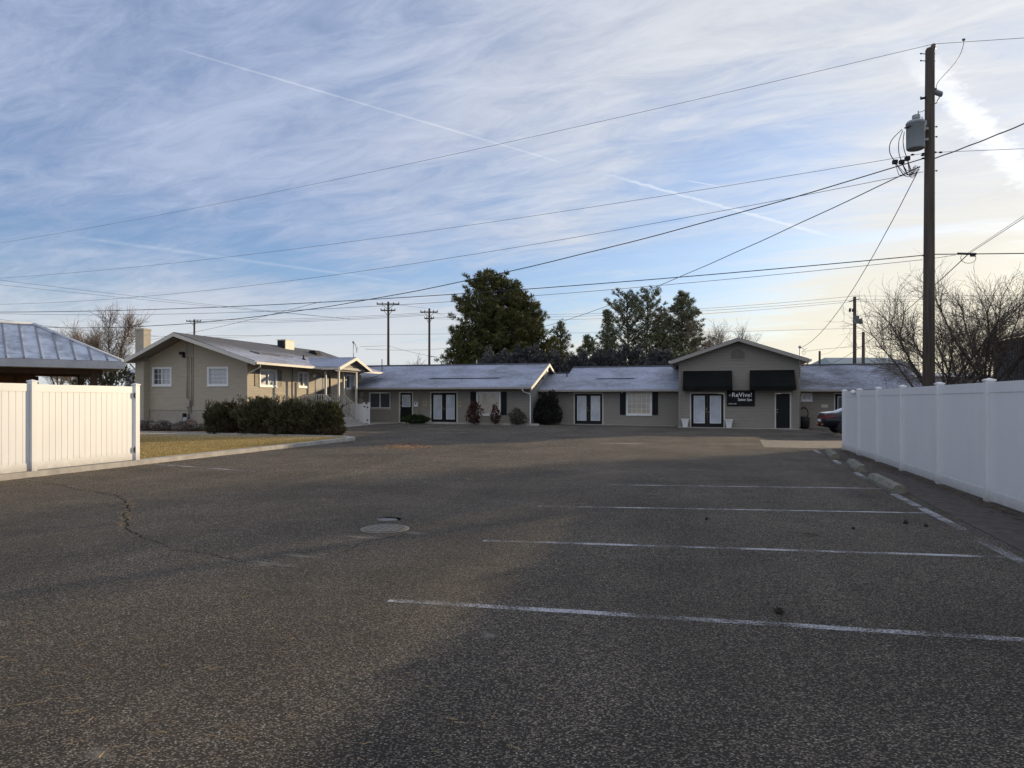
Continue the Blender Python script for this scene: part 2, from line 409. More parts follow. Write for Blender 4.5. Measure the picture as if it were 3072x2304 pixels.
def f_metalroof(T, b, co):
    L = T.t.links
    n1 = T.noise(T.mapping(co, scale=(1, 1, 2)), 1.5, 5, 0.6); n2 = T.noise(co, 7, 4, 0.6)
    f = T.rng(T.math('ADD', n1, T.math('MULTIPLY', n2, 0.3)), 0.5, 0.75, 0.25, 0.95)
    L.new(T.mix(f, (0.20, 0.22, 0.26), (0.60, 0.64, 0.72)), b.inputs['Base Color'])
M_MROOF = mat('frosted_metal_roof', rough=0.5, fn=f_metalroof)
def f_polewood(T, b, co):
    L = T.t.links
    n = T.noise(T.mapping(co, scale=(9, 9, 0.35)), 2.2, 6, 0.7); n2 = T.noise(co, 1.2, 3)
    c = T.mix(T.rng(n, 0.3, 0.7), (0.040, 0.028, 0.023), (0.115, 0.088, 0.070))
    c = T.mix(T.rng(n2, 0.5, 0.8, 0, 0.5), c, (0.05, 0.035, 0.03))
    L.new(c, b.inputs['Base Color'])
    L.new(T.n('ShaderNodeBump', {'Height': n, 'Strength': 0.6, 'Distance': 0.01}).outputs[0], b.inputs['Normal'])
M_POLE = mat('creosoted_pole_wood', rough=0.85, fn=f_polewood)
M_SHED = mat('grey_ribbed_metal', (0.105, 0.115, 0.125), 0.55, noise_amt=0.1)
M_FARROOF = mat('far_green_grey_roof', (0.24, 0.29, 0.30), 0.6)
M_FARWALL = mat('far_wall', (0.35, 0.35, 0.36), 0.7)

def glass(name, inner, rough=0.03, streak=0.0, coat=1.0):
    def fn(T, b, co):
        L = T.t.links; s = T.n('ShaderNodeSeparateXYZ', {0: co})
        c = T.mix(T.rng(T.noise(co, 1.3, 4, 0.6), 0.35, 0.65), tuple(x * 0.8 for x in inner), tuple(min(1, x * 1.12) for x in inner))
        if streak:
            fr = T.math('FRACT', T.math('DIVIDE', s.outputs[2], streak))
            c = T.mix(T.rng(fr, 0, 0.2, 0.5, 0.0), c, tuple(x * 0.55 for x in inner))
        L.new(c, b.inputs['Base Color'])
        b.inputs['Coat Weight'].default_value = coat; b.inputs['Coat Roughness'].default_value = rough
        bp = T.n('ShaderNodeBump', {'Height': T.noise(co, 0.9, 2), 'Strength': 0.15, 'Distance': 0.02})
        L.new(bp.outputs[0], b.inputs['Coat Normal'])
    return mat(name, rough=0.5, fn=fn)
G_DARK = glass('glass_dark_room', (0.035, 0.045, 0.055))
G_BLIND = glass('glass_over_blind', (0.42, 0.44, 0.47), streak=0.05)
G_SHADE = glass('glass_over_white_shade', (0.46, 0.50, 0.55))
G_CURT = glass('glass_over_curtain', (0.52, 0.46, 0.38))
G_CAR = glass('car_glass', (0.02, 0.025, 0.03))

def leafmat(name, c1, c2, c3=None, rough=0.65, trans=0.15):
    def fn(T, b, co):
        L = T.t.links
        r = T.n('ShaderNodeNewGeometry').outputs['Random Per Island']
        n = T.noise(co, 0.9, 3)
        c = T.mix(r, c1, c2)
        if c3: c = T.mix(T.rng(n, 0.5, 0.72, 0, 0.8), c, c3)
        L.new(c, b.inputs['Base Color'])
        b.inputs['Specular IOR Level'].default_value = 0.25
    return mat(name, rough=rough, fn=fn)
L_PINE = leafmat('pine_needles', (0.040, 0.052, 0.018), (0.165, 0.155, 0.045), (0.115, 0.11, 0.03))
L_PINE2 = leafmat('pale_pine_needles', (0.085, 0.10, 0.055), (0.22, 0.22, 0.125))
L_SHRUB = leafmat('dusky_shrub_leaves', (0.050, 0.055, 0.055), (0.12, 0.115, 0.115))
L_JUN = leafmat('juniper_sprays', (0.030, 0.036, 0.018), (0.125, 0.115, 0.058), (0.150, 0.095, 0.065))
L_JUNY = leafmat('yellow_green_juniper', (0.06, 0.065, 0.02), (0.15, 0.14, 0.045))
L_RED = leafmat('dark_red_leaves', (0.045, 0.016, 0.014), (0.13, 0.055, 0.04))
L_BUSHG = leafmat('frosted_bush_leaves', (0.05, 0.055, 0.03), (0.16, 0.15, 0.12))
L_LOWJ = leafmat('low_juniper', (0.02, 0.04, 0.012), (0.06, 0.09, 0.03))
L_HEATH = leafmat('frosted_heather', (0.10, 0.08, 0.065), (0.42, 0.38, 0.34))
L_GRASS = leafmat('dormant_grass', (0.34, 0.235, 0.065), (0.50, 0.35, 0.12), (0.34, 0.26, 0.07))
L_DEAD = leafmat('fallen_leaves', (0.30, 0.15, 0.06), (0.50, 0.28, 0.12))
L_NEED = leafmat('fallen_needles', (0.26, 0.16, 0.08), (0.46, 0.34, 0.18))
M_BARK = mat('bark', (0.075, 0.058, 0.048), 0.9, noise_amt=0.35, nscale=8, bump=0.5)
M_TWIG = mat('twig_bark', (0.13, 0.102, 0.082), 0.9, noise_amt=0.3, nscale=6)
M_TWIGB = mat('budded_twigs', (0.20, 0.155, 0.12), 0.9, noise_amt=0.3, nscale=6)

# ------------------------------------------------------------------ ground (structure)
def grid_sheet(name, us, vs, m, dz, label=None):
    verts = []; nu, nv = len(us), len(vs)
    for v in vs:
        for u in us: verts.append(tuple(W(u, v, gz(u, v) + dz)))
    fs = [(j * nu + i, j * nu + i + 1, (j + 1) * nu + i + 1, (j + 1) * nu + i) for j in range(nv - 1) for i in range(nu - 1)]
    o = raw(name, verts, fs, m, smooth=True); tag(o, kind='structure'); return o
def lin(a, b, n): return [a + (b - a) * i / (n - 1) for i in range(n)]

def f_ground(T, b, co):
    n = T.noise(co, 0.05, 6, 0.6); n2 = T.noise(co, 3.0, 4)
    c = T.mix(T.rng(n, 0.35, 0.65), (0.14, 0.12, 0.075), (0.11, 0.10, 0.085)); c = T.mix(T.rng(n2, 0.4, 0.8, 0, 0.4), c, (0.2, 0.17, 0.11))
    T.t.links.new(c, b.inputs['Base Color'])
M_GROUND = mat('field_ground', rough=0.95, fn=f_ground)
far = [-6000, -1500, -400, -120, -60]
grid_sheet('ground', far + lin(-45, 45, 13) + [60, 120, 400, 1500, 6000], far + lin(-40, 60, 15) + [70, 120, 400, 1500, 6000], M_GROUND, -0.09)
vs_lot = sorted(set([round(x, 3) for x in lin(-30, 60, 91)]))
grid_sheet('parking_lot', lin(-27, 27, 28), vs_lot, A_ASPH, 0.0)

def sheet(name, poly, m, dz, thick=None, kind='structure'):
    """flat polygon following gz, subdivided by fan is enough for these small areas; sides drop to the ground"""
    mb = MB(); n = len(poly)
    top = [(u, v, gz(u, v) + dz) for u, v in poly]; bot = [(u, v, gz(u, v) - 0.07) for u, v in poly]
    mb.add(top + bot, [tuple(range(n))] + [(i, (i + 1) % n, n + (i + 1) % n, n + i) for i in range(n)])
    o = mb.build(name, m, org=(poly[0][0], poly[0][1], 0)); tag(o, kind=kind); return o

def f_lawn(T, b, co):
    s = T.n('ShaderNodeSeparateXYZ', {0: co})
    n = T.noise(co, 1.3, 5, 0.65); n2 = T.noise(co, 12, 4, 0.7)
    c = T.mix(T.rng(n, 0.35, 0.7), (0.30, 0.215, 0.06), (0.40, 0.28, 0.10)); c = T.mix(T.rng(n2, 0.45, 0.8, 0, 0.5), c, (0.13, 0.11, 0.05))
    fr = T.math('ADD', T.math('MULTIPLY', s.outputs[1], 0.12), T.math('MULTIPLY', n, 0.6))   # frost lingering by the bed
    c = T.mix(T.rng(fr, FROST0, FROST0 + 0.45, 0, 0.8), c, (0.36, 0.36, 0.36))
    T.t.links.new(c, b.inputs['Base Color'])
    T.t.links.new(T.n('ShaderNodeBump', {'Height': n2, 'Strength': 0.7, 'Distance': 0.03}).outputs[0], b.inputs['Normal'])
FROST0 = 0.44
M_LAWN = mat('dormant_lawn', rough=0.95, fn=f_lawn)
UK = -13.5                                        # lot face of the left kerb
lawn = [(-13.72, 15.0), (-13.72, 26.3), (-26.7, 27.4), (-40, 27.4), (-40, 15.0)]
mb = MB(); top = [(u, v, 0.085 + gz(u, v)) for u, v in lawn]
mb.add(top, [tuple(range(len(top)))]); o = mb.build('lawn', M_LAWN, org=(-13.72, 22.5, 0)); tag(o, kind='structure')
sheet('yard_ground', [(-13.8, -10), (-13.8, 14.98), (-40, 14.98), (-40, -10)], M_GROUND, 0.07)
bed = [(-14.1, 26.45), (-17.0, 31.0), (-19.8, 36.0), (-23.2, 36.0), (-23.2, 32.2), (-29.9, 32.2), (-40, 32.2), (-40, 27.5), (-26.7, 27.5)]
sheet('planting_bed', bed, M_MULCH, 0.06)
sheet('dirt_strip', [(3.25, -6), (4.24, -6), (4.24, 24.6), (3.75, 24.9), (3.5, 20), (3.35, 14), (3.2, 8)], M_DIRT, 0.008)
sheet('gravel_yard', [(4.36, -10), (27, -10), (27, 39), (11.5, 39), (8, 30), (4.4, 25.1)], mat('gravel_yard', (0.13, 0.12, 0.105), 0.95, noise_amt=0.4, nscale=8), 0.012)
sheet('concrete_apron', [(-19.85, 36.0), (-20.3, 41.5), (-19.8, 43.2), (-19.8, 44.4), (-23.2, 44.4), (-23.2, 36.0)], M_CONC, 0.03)
sheet('walkway', [(-19.75, 43.55), (-10.3, 43.5), (-10.3, 44.35), (-19.75, 44.35)], M_CONC, 0.06)
sheet('concrete_slab', [(1.9, 25.7), (2.1, 31.0), (12, 31.0), (12, 25.7)], mat('sandy_concrete', (0.165, 0.138, 0.105), 0.9, noise_amt=0.3, nscale=3, bump=0.5), 0.006)
sheet('threshold_slab', [(-9.6, 46.75), (-1.9, 46.75), (-1.9, 47.3), (-9.6, 47.3)], M_CONC, 0.03)
sheet('front_slab', [(-1.7, 44.75), (5.4, 44.75), (5.4, 45.3), (-1.7, 45.3)], M_CONC, 0.03)

def kerb(name, pts, w_, h, side=1, m=M_CONC):
    mb = MB()
    rings = []
    for i, (u, v) in enumerate(pts):
        a = Vector(pts[max(i - 1, 0)]); b_ = Vector(pts[min(i + 1, len(pts) - 1)]); d = (b_ - a).normalized(); n = Vector((-d.y, d.x)) * side
        z = gz(u, v)
        rings.append([(u, v, z - 0.05), (u + n.x * 0.02, v + n.y * 0.02, z + h), (u + n.x * w_, v + n.y * w_, z + h), (u + n.x * w_, v + n.y * w_, z - 0.05)])
    vs = [p for r_ in rings for p in r_]
    fs = [(i * 4 + k, i * 4 + k + 1, i * 4 + 5 + k, i * 4 + 4 + k) for i in range(len(pts) - 1) for k in range(3)]
    fs += [(0, 1, 2, 3), tuple(len(vs) - 4 + k for k in (3, 2, 1, 0))]
    o = mb.add(vs, fs).build(name, m, org=(pts[0][0], pts[0][1], 0)); tag(o, kind='structure'); return o
rr = random.Random(5)
kp = [(UK + rr.uniform(-0.02, 0.02), v) for v in lin(-8, 25.3, 23)] + [(-13.58, 25.8), (-13.9, 26.25), (-14.4, 26.45)]
kerb('kerb', kp, 0.30, 0.12)
kerb('bed_edging', [(-14.3, 26.45), (-20, 26.95), (-26.7, 27.45), (-40, 27.45)], 0.12, 0.13, side=-1)
kerb('bed_edging.001', [(-17.6, 43.52), (-10.2, 43.45)], 0.12, 0.13)

# painted stall lines and cracks
def stripe(name, p0, p1, wd, m=A_PAINT, dz=0.004):
    a, b_ = Vector(p0), Vector(p1); d = (b_ - a).normalized(); n = Vector((-d.y, d.x)) * wd / 2; N = 14; mb = MB(); vs = []
    for i in range(N + 1):
        p = a.lerp(b_, i / N); j = Vector((0, 0)) + n * rr.uniform(-0.12, 0.12)
        for q in (p - n + j, p + n + j): vs.append((q.x, q.y, gz(q.x, q.y) + dz))
    mb.add(vs, [(2 * i, 2 * i + 1, 2 * i + 3, 2 * i + 2) for i in range(N)])
    o = mb.build(name, m, org=(a.x, a.y, 0)); tag(o, kind='structure')
for i, (v0, tilt, m) in enumerate([(5.22, 0.055, A_PAINT), (7.72, 0.11, A_PAINT), (10.45, 0.15, A_PAINT), (13.35, 0.15, A_PAINT), (16.6, 0.11, A_PAINT2), (19.7, 0.12, A_PAINT2), (22.6, 0.12, A_PAINT2)]):
    stripe('stall_line', (-2.45, v0), (3.08, v0 + tilt * 5.5), 0.095 if i < 2 else 0.085, m)
for a, b_ in (((3.03, 0.5), (3.0, 9.6)), ((3.06, 9.9), (3.08, 13.4)), ((3.12, 15.9), (3.2, 17.2)), ((3.2, 19.0), (3.3, 20.6)), ((3.3, 22.8), (3.35, 24.6))):
    stripe('edge_line', a, b_, 0.13, A_PAINT if a[1] > 9 else A_PAINT2)
stripe('stall_line', (-13.35, 14.8), (-9.8, 13.85), 0.08); stripe('stall_line', (-9.8, 13.85), (-9.2, 14.5), 0.06, A_PAINT2)

M_CRACK = mat('crack', (0.006, 0.005, 0.0045), 1.0, spec=0.0)
def crack(name, pix, wd, seed, amp=0.05):
    r_ = random.Random(seed); P = [Vector(G(*q)) for q in pix]; pts = []
    for a, b_ in zip(P, P[1:]):
        k = max(2, int((b_ - a).length / 0.06))
        for i in range(k): pts.append(a.lerp(b_, i / k))
    pts.append(P[-1]); off = 0; vs = []
    for i, p in enumerate(pts):
        off = off * 0.85 + r_.uniform(-1, 1) * amp * 0.5
        d = (pts[min(i + 1, len(pts) - 1)] - pts[max(i - 1, 0)]).normalized(); n = Vector((-d.y, d.x))
        ww = wd * r_.uniform(0.3, 1.2) / 2; q = p + n * off
        for s_ in (-1, 1): vs.append((*(q + n * ww * s_), gz(*q) + 0.003))
    mb = MB().add(vs, [(2 * i, 2 * i + 1, 2 * i + 3, 2 * i + 2) for i in range(len(pts) - 1)])
    o = mb.build(name, M_CRACK, org=(pts[0].x, pts[0].y, 0)); tag(o, kind='structure')
crack('asphalt_crack', [(60, 1444), (150, 1451), (260, 1474), (350, 1486), (385, 1500), (396, 1512), (375, 1545), (372, 1580), (400, 1600), (430, 1614)], 0.017, 1)
crack('asphalt_crack', [(430, 1614), (520, 1648), (640, 1668), (735, 1692), (820, 1700), (900, 1716)], 0.009, 2)
crack('asphalt_crack', [(1030, 1655), (1090, 1628), (1180, 1610)], 0.012, 3, 0.02)

# storm drain
du, dv = G(1155, 1588)
dr = Root('storm_drain', (du, dv, 0.0), 'round slotted storm drain grate set in the asphalt', 'drain')
mb = MB().lathe((du, dv, 0), [(0.30, 0.001), (0.30, 0.010), (0.255, 0.012), (0.25, 0.006)], 40); mb.build('rim', mat('worn_iron_rim', (0.20, 0.185, 0.15), 0.7, noise_amt=.35, nscale=14), dr)
mb = MB()
M_GRATE = mat('grate_iron', (0.17, 0.155, 0.13), 0.6, metal=0.2, noise_amt=0.3, nscale=20)
for k in range(-6, 7):
    y = k * 0.036; h = math.sqrt(max(0, 0.236 ** 2 - y * y)) 
    mb.box((du - h, dv + y - 0.0085, 0.0125), (du + h, dv + y + 0.0085, 0.020))
for k in (-2, -1, 0, 1, 2):
    x = k * 0.085; h = math.sqrt(0.235 ** 2 - x * x); mb.box((du + x - 0.010, dv - h, 0.0130), (du + x + 0.010, dv + h, 0.0205))
mb.build('grate', M_GRATE, dr)
MB().lathe((du, dv, 0), [(0.245, 0.0005), (0.245, 0.0122)], 32).build('pit', M_CRACK, dr)
MB().lathe((du, dv, 0), [(0.262, 0.0125), (0.262, 0.021), (0.236, 0.021), (0.236, 0.0128)], 40).build('grate_ring', M_GRATE, dr)
# hole behind the drain with a pale broken lump of concrete
hu, hv = G(1163, 1560); rq = random.Random(3)
M_HOLE = M_CRACK
vs = [(hu + math.cos(a) * 0.17 * rq.uniform(.8, 1.1), hv + 0.09 + math.sin(a) * 0.12 * rq.uniform(.8, 1.1), 0.003) for a in lin(0, 6.0, 16)]
o = MB().add(vs, [tuple(range(16))]).build('pothole', M_HOLE, org=(hu, hv, 0)); tag(o, kind='structure')
vs = []; n = 12
for k in range(n):
    a = 2 * math.pi * k / n; vs.append((hu + 0.16 * math.cos(a) * rq.uniform(.75, 1.15), hv - 0.01 + 0.10 * math.sin(a) * rq.uniform(.8, 1.1), 0.0035))
vs2 = [(x * 0.9 + hu * 0.1, y * 0.9 + (hv - 0.045) * 0.1, 0.012 + rq.uniform(-.003, .004)) for x, y, z in vs]
o = MB().add(vs + vs2, [tuple(range(n, 2 * n))] + [(k, (k + 1) % n, n + (k + 1) % n, n + k) for k in range(n)]).build('concrete_chunk', mat('pale_broken_concrete', (0.16, 0.16, 0.16), 0.9, noise_amt=.45, nscale=30), org=(hu, hv, 0))
tag(o, 'pale broken lump of concrete in the hole behind the drain', 'rubble')

# pale dust lying in patches on the asphalt
def f_dust(T, b, co):
    L = T.t.links; b.inputs['Base Color'].default_value = (0.24, 0.21, 0.165, 1); b.inputs['Diffuse Roughness'].default_value = 1.0
    b.inputs['Sheen Weight'].default_value = 0.3; b.inputs['Sheen Roughness'].default_value = 0.5
    rad = T.vm('LENGTH', T.mapping(co, scale=(1, 1, 0))).outputs['Value']
    uvn = T.n('ShaderNodeTexCoord').outputs['Generated']
    rad = T.vm('LENGTH', T.vm('MULTIPLY', T.vm('SUBTRACT', uvn, (0.5, 0.5, 0.5)).outputs[0], (2, 2, 0)).outputs[0]).outputs['Value']
    n = T.noise(co, 6.0, 6, 0.7); n2 = T.noise(co, 80, 3, 0.7)
    a = T.math('SUBTRACT', T.math('ADD', T.math('MULTIPLY', n, 1.0), T.math('MULTIPLY', n2, 0.6)), T.math('MULTIPLY', rad, 0.55))
    a = T.rng(a, 0.42, 0.80, 0.0, 0.42)
    tr = T.n('ShaderNodeBsdfTransparent'); mx = T.n('ShaderNodeMixShader', {0: a, 1: tr.outputs[0], 2: b.outputs[0]})
    L.new(mx.outputs[0], T.t.nodes['Material Output'].inputs[0])
M_DUST = mat('road_dust', rough=0.95, fn=f_dust)
for k, (px, py, ru, rv_) in enumerate(((1085, 1612, .45, .12), (800, 1692, .42, .14), (900, 1668, .4, .10), (300, 2262, .16, .10), (1468, 1905, .12, .12), (1250, 1600, .25, .15), (1880, 1330, 1.6, .8))):
    u, v = G(px, py); z = gz(u, v) + 0.0022 + k * 0.0002
    o = MB().add([(u + ru * math.cos(a), v + rv_ * math.sin(a), z) for a in lin(0, 2 * math.pi * 23 / 24, 24)], [tuple(range(24))]).build('dust_patch', M_DUST, org=(u, v, 0)); tag(o, kind='structure')

# ------------------------------------------------------------------ wheel stops
def wheel_stop(p0, p1, label):
    a, b_ = Vector(p0), Vector(p1); c = (a + b_) / 2; L = (b_ - a).length; ang = math.atan2(b_.y - a.y, b_.x - a.x)
    prof = [(-0.11, 0), (-0.11, 0.07), (-0.065, 0.15), (0.065, 0.15), (0.11, 0.07), (0.11, 0)]
    vs = []; r_ = random.Random(int(L * 1000)); N = 9
    for i in range(N + 1):
        x = -L / 2 + L * i / N
        for y, z in prof: vs.append((x + (0.01 * r_.uniform(-1, 1)), y + r_.uniform(-.006, .006), z + (r_.uniform(-.006, .006) if z > 0 else 0)))
    m_ = len(prof)
    fs = [(i * m_ + k, i * m_ + (k + 1) % m_, (i + 1) * m_ + (k + 1) % m_, (i + 1) * m_ + k) for i in range(N) for k in range(m_)] + [tuple(range(m_)), tuple(N * m_ + k for k in range(m_))[::-1]]
    o = raw('wheel_stop', vs, fs, M_CONCD, loc=W(c.x, c.y, 0.002), rotz=-TH + ang)
    tag(o, label, 'wheel stop', 'concrete wheel stops along the right edge of the lot')
wheel_stop((3.17, 13.4), (3.2, 15.5), 'weathered concrete wheel stop lying nearest the camera, beside the white fence')
wheel_stop((3.32, 17.25), (3.46, 19.2), 'concrete wheel stop with a joint in it, middle one of three by the fence')
wheel_stop((3.38, 20.9), (3.5, 22.8), 'concrete wheel stop farthest off, just before the end of the white fence')

# ------------------------------------------------------------------ fences
def post(mb, u, v, z0, z1, s=0.064):
    mb.box((u - s, v - s, z0), (u + s, v + s, z1 - 0.05))
    c = s + 0.014
    mb.box((u - c, v - c, z1 - 0.05), (u + c, v + c, z1 - 0.028))
    mb.add([(u - c, v - c, z1 - 0.028), (u + c, v - c, z1 - 0.028), (u + c, v + c, z1 - 0.028), (u - c, v + c, z1 - 0.028), (u, v, z1)], [(0, 1, 4), (1, 2, 4), (2, 3, 4), (3, 0, 4), (3, 2, 1, 0)])
def panel(root, u, v0, v1, z0, z1, grooves=True, name='panel', boards_w=0.15):
    mb = MB()
    mb.box((u - 0.022, v0, z1 - 0.16), (u + 0.022, v1, z1)); mb.box((u - 0.022, v0, z0), (u + 0.022, v1, z0 + 0.16))
    if grooves:
        n = max(1, round((v1 - v0) / boards_w)); wd = (v1 - v0) / n
        for i in range(n):
            a = v0 + i * wd
            mb.hexa([(u - 0.011, a + 0.004, z0 + 0.161), (u + 0.011, a + 0.005, z0 + 0.161), (u + 0.011, a + wd - 0.005, z0 + 0.161), (u - 0.011, a + wd - 0.004, z0 + 0.161),
                     (u - 0.011, a + 0.004, z1 - 0.161), (u + 0.011, a + 0.005, z1 - 0.161), (u + 0.011, a + wd - 0.005, z1 - 0.161), (u - 0.011, a + wd - 0.004, z1 - 0.161)])
        mb.box((u - 0.006, v0, z0 + 0.1605), (u + 0.004, v1, z1 - 0.1605))
    else:
        mb.box((u - 0.011, v0, z0 + 0.161), (u + 0.011, v1, z1 - 0.161))
        mb.box((u - 0.0125, v0, z1 - 0.175), (u + 0.0125, v1, z1 - 0.1615))
    return mb.build(name, M_VINYL, root)
fl = Root('privacy_fence', (-13.68, 11.7, 0.12), 'sunlit cream white vinyl fence with ribbed gate panel on the left kerb', 'fence')
lp = [2.1, 4.5, 6.9, 9.3, 11.72]
for v in lp: mb = MB(); post(mb, -13.66, v, 0.11, 2.04); mb.build('post', M_VINYL, fl)
mb = MB(); post(mb, -13.66, 14.52, 0.11, 2.03, 0.064); mb.build('post', M_VINYL, fl)
for a, b_ in zip(lp, lp[1:]): panel(fl, -13.67, a + 0.066, b_ - 0.066, 0.125, 1.95)
gt = panel(fl, -13.645, 11.72 + 0.07, 14.52 - 0.15, 0.135, 1.94, name='gate')
for z in (1.72, 0.38):
    mb = MB(); mb.box((-13.60, 14.38, z - 0.05), (-13.588, 14.43, z + 0.05)); mb.tube([(-13.59, 14.42, z - 0.075), (-13.59, 14.42, z + 0.075)], 0.012, 6); mb.build('hinge', M_DARK, gt)

fr = Root('privacy_fence', (4.3, 15.0, 0.0), 'long shaded white vinyl fence with capped posts on the right', 'fence')
rp = [0.9, 3.3, 5.65, 8.0, 10.4, 12.8, 15.28, 17.93, 20.3, 22.65, 25.0]
for v in rp: mb = MB(); post(mb, 4.3, v, -0.03, 1.955); mb.build('post', M_VINYL, fr)
for a, b_ in zip(rp, rp[1:]): panel(fr, 4.3, a + 0.066, b_ - 0.066, 0.03, 1.885, False)
mb = MB(); p = (4.22, 23.1, 1.84)
mb.lathe(p, [(0.02, -0.02), (0.06, 0.0), (0.075, 0.07), (0.05, 0.1)], 12, 'Y'); mb.box((4.2, 23.1, 1.80), (4.3, 23.14, 1.88))
o = mb.build('floodlight', M_WHITE, org=p); tag(o, 'small white floodlight clamped to the far fence top rail', 'floodlight')

# small white gate enclosure beside the stairs
ge = Root('picket_gate', (-21.0, 41.2, 0.0), 'small white vinyl gate enclosure beside the porch stairs', 'gate')
zb = gz(-21, 41) + 0.03
(ga, _), (gb, _), (gc, _) = UVpx(1068, 44.2), UVpx(1092, 44.4), UVpx(1113, 44.6)
gv = UVpx(1092, 44.4)[1]
u0, u1, u2 = ga, gb, gc
for u in (u1, u2): mb = MB(); post(mb, u, gv, zb, zb + 1.36, 0.055); mb.build('post', M_VINYL, ge)
mb = MB(); mb.box((u0 - 0.5, gv - 0.02, zb + 0.05), (u1 - 0.06, gv + 0.02, zb + 1.25)); mb.box((u0 - 0.5, gv - 0.03, zb + 1.12), (u1 - 0.06, gv + 0.03, zb + 1.27)); mb.build('panel', M_VINYL, ge)
mb = MB(); mb.box((u1 + 0.06, gv - 0.02, zb + 0.08), (u2 - 0.06, gv + 0.02, zb + 1.22)); mb.box((u1 + 0.06, gv - 0.03, zb + 1.10), (u2 - 0.06, gv + 0.03, zb + 1.24)); mb.box((u1 + 0.06, gv - 0.03, zb + 0.07), (u2 - 0.06, gv + 0.03, zb + 0.2)); g_ = mb.build('gate', M_VINYL, ge)
mb = MB()
for u, z in ((u2 - 0.06, 1.05), (u2 - 0.06, 0.25), (u1 + 0.06, 1.1)): mb.box((u - 0.05, gv - 0.06, zb + z - 0.04), (u + 0.05, gv - 0.031, zb + z + 0.04))
mb.build_each('latch', M_DARK, g_)

# ------------------------------------------------------------------ building kit
class Face:
    """a wall plane: kind 'f' faces the lot (-v) at v=c with a=u; kind 'r' faces right (+u) at u=c with a=v"""
    def __init__(s, kind, c): s.k = kind; s.c = c
    def p(s, a, z, n): return (a, s.c - n, z) if s.k == 'f' else (s.c + n, a, z)
    def box(s, mb, a0, a1, z0, z1, n0, n1): mb.box(s.p(a0, z0, n0), s.p(a1, z1, n1)); return mb
    def ring(s, mb, a0, a1, z0, z1, w_, n0, n1):
        s.box(mb, a0, a0 + w_, z0, z1, n0, n1); s.box(mb, a1 - w_, a1, z0, z1, n0, n1)
        s.box(mb, a0 + w_, a1 - w_, z1 - w_, z1, n0, n1); s.box(mb, a0 + w_, a1 - w_, z0, z0 + w_, n0, n1)
    def sheet(s, mb, a0, a1, z0, z1, holes, depth=0.12):
        As = sorted(set([a0, a1] + [x for h in holes for x in h[:2]])); Zs = sorted(set([z0, z1] + [x for h in holes for x in h[2:]]))
        for i in range(len(As) - 1):
            for j in range(len(Zs) - 1):
                ca, cz = (As[i] + As[i + 1]) / 2, (Zs[j] + Zs[j + 1]) / 2
                if any(h[0] < ca < h[1] and h[2] < cz < h[3] for h in holes): continue
                mb.add([s.p(As[i], Zs[j], 0), s.p(As[i + 1], Zs[j], 0), s.p(As[i + 1], Zs[j + 1], 0), s.p(As[i], Zs[j + 1], 0)], [(0, 1, 2, 3)])
        for h in holes:
            q = [(h[0], h[2]), (h[1], h[2]), (h[1], h[3]), (h[0], h[3])]
            for (a, z), (b, y) in zip(q, q[1:] + q[:1]):
                mb.add([s.p(a, z, 0), s.p(b, y, 0), s.p(b, y, -depth), s.p(a, z, -depth)], [(0, 1, 2, 3)])

def window(root, F_, a0, a1, z0, z1, glassm, split=True, grid=None, frame=M_WHITE, trim=0.055, casing=None, panes=None):
    mb = MB(); F_.ring(mb, a0, a1, z0, z1, trim, -0.02, 0.028)
    if casing is not None:
        F_.ring(mb, a0, a1, z0, z1, trim, -0.02, 0.028)
    F_.box(mb, a0 - 0.03, a1 + 0.03, z0 - 0.035, z0 - 0.001, -0.01, 0.05)
    fo = mb.build('window', casing or frame, root)
    b0, b1, y0, y1 = a0 + trim + 0.002, a1 - trim - 0.002, z0 + trim + 0.002, z1 - trim - 0.002
    mb = MB(); F_.ring(mb, b0, b1, y0, y1, 0.045, -0.08, 0.012); mid = (b0 + b1) / 2
    if split: F_.box(mb, mid - 0.028, mid + 0.028, y0 + 0.045, y1 - 0.045, -0.08, 0.008)
    if grid:
        nx, nz = grid; n_ = 0.009
        for i in range(1, nx):
            a = b0 + (b1 - b0) * i / nx
            if split and abs(a - mid) < 0.05: continue
            F_.box(mb, a - n_, a + n_, y0 + 0.045, y1 - 0.045, -0.068, -0.055)
        for j in range(1, nz):
            z = y0 + (y1 - y0) * j / nz; F_.box(mb, b0 + 0.045, b1 - 0.045, z - n_, z + n_, -0.0675, -0.0545)
    mb.build('sash', frame, fo)
    if panes is None: panes = [glassm, glassm] if split else [glassm]
    if split:
        for (x0, x1), g in zip(((b0 + 0.045, mid - 0.028), (mid + 0.028, b1 - 0.045)), panes):
            F_.box(MB(), 0, 1, 0, 1, 0, 1); m_ = MB(); F_.box(m_, x0, x1, y0 + 0.045, y1 - 0.045, -0.09, -0.07); m_.build('pane', g, fo)
    else:
        m_ = MB(); F_.box(m_, b0 + 0.045, b1 - 0.045, y0 + 0.045, y1 - 0.045, -0.09, -0.07); m_.build('pane', panes[0], fo)
    return (a0 + 0.02, a1 - 0.02, z0 + 0.02, z1 - 0.02)

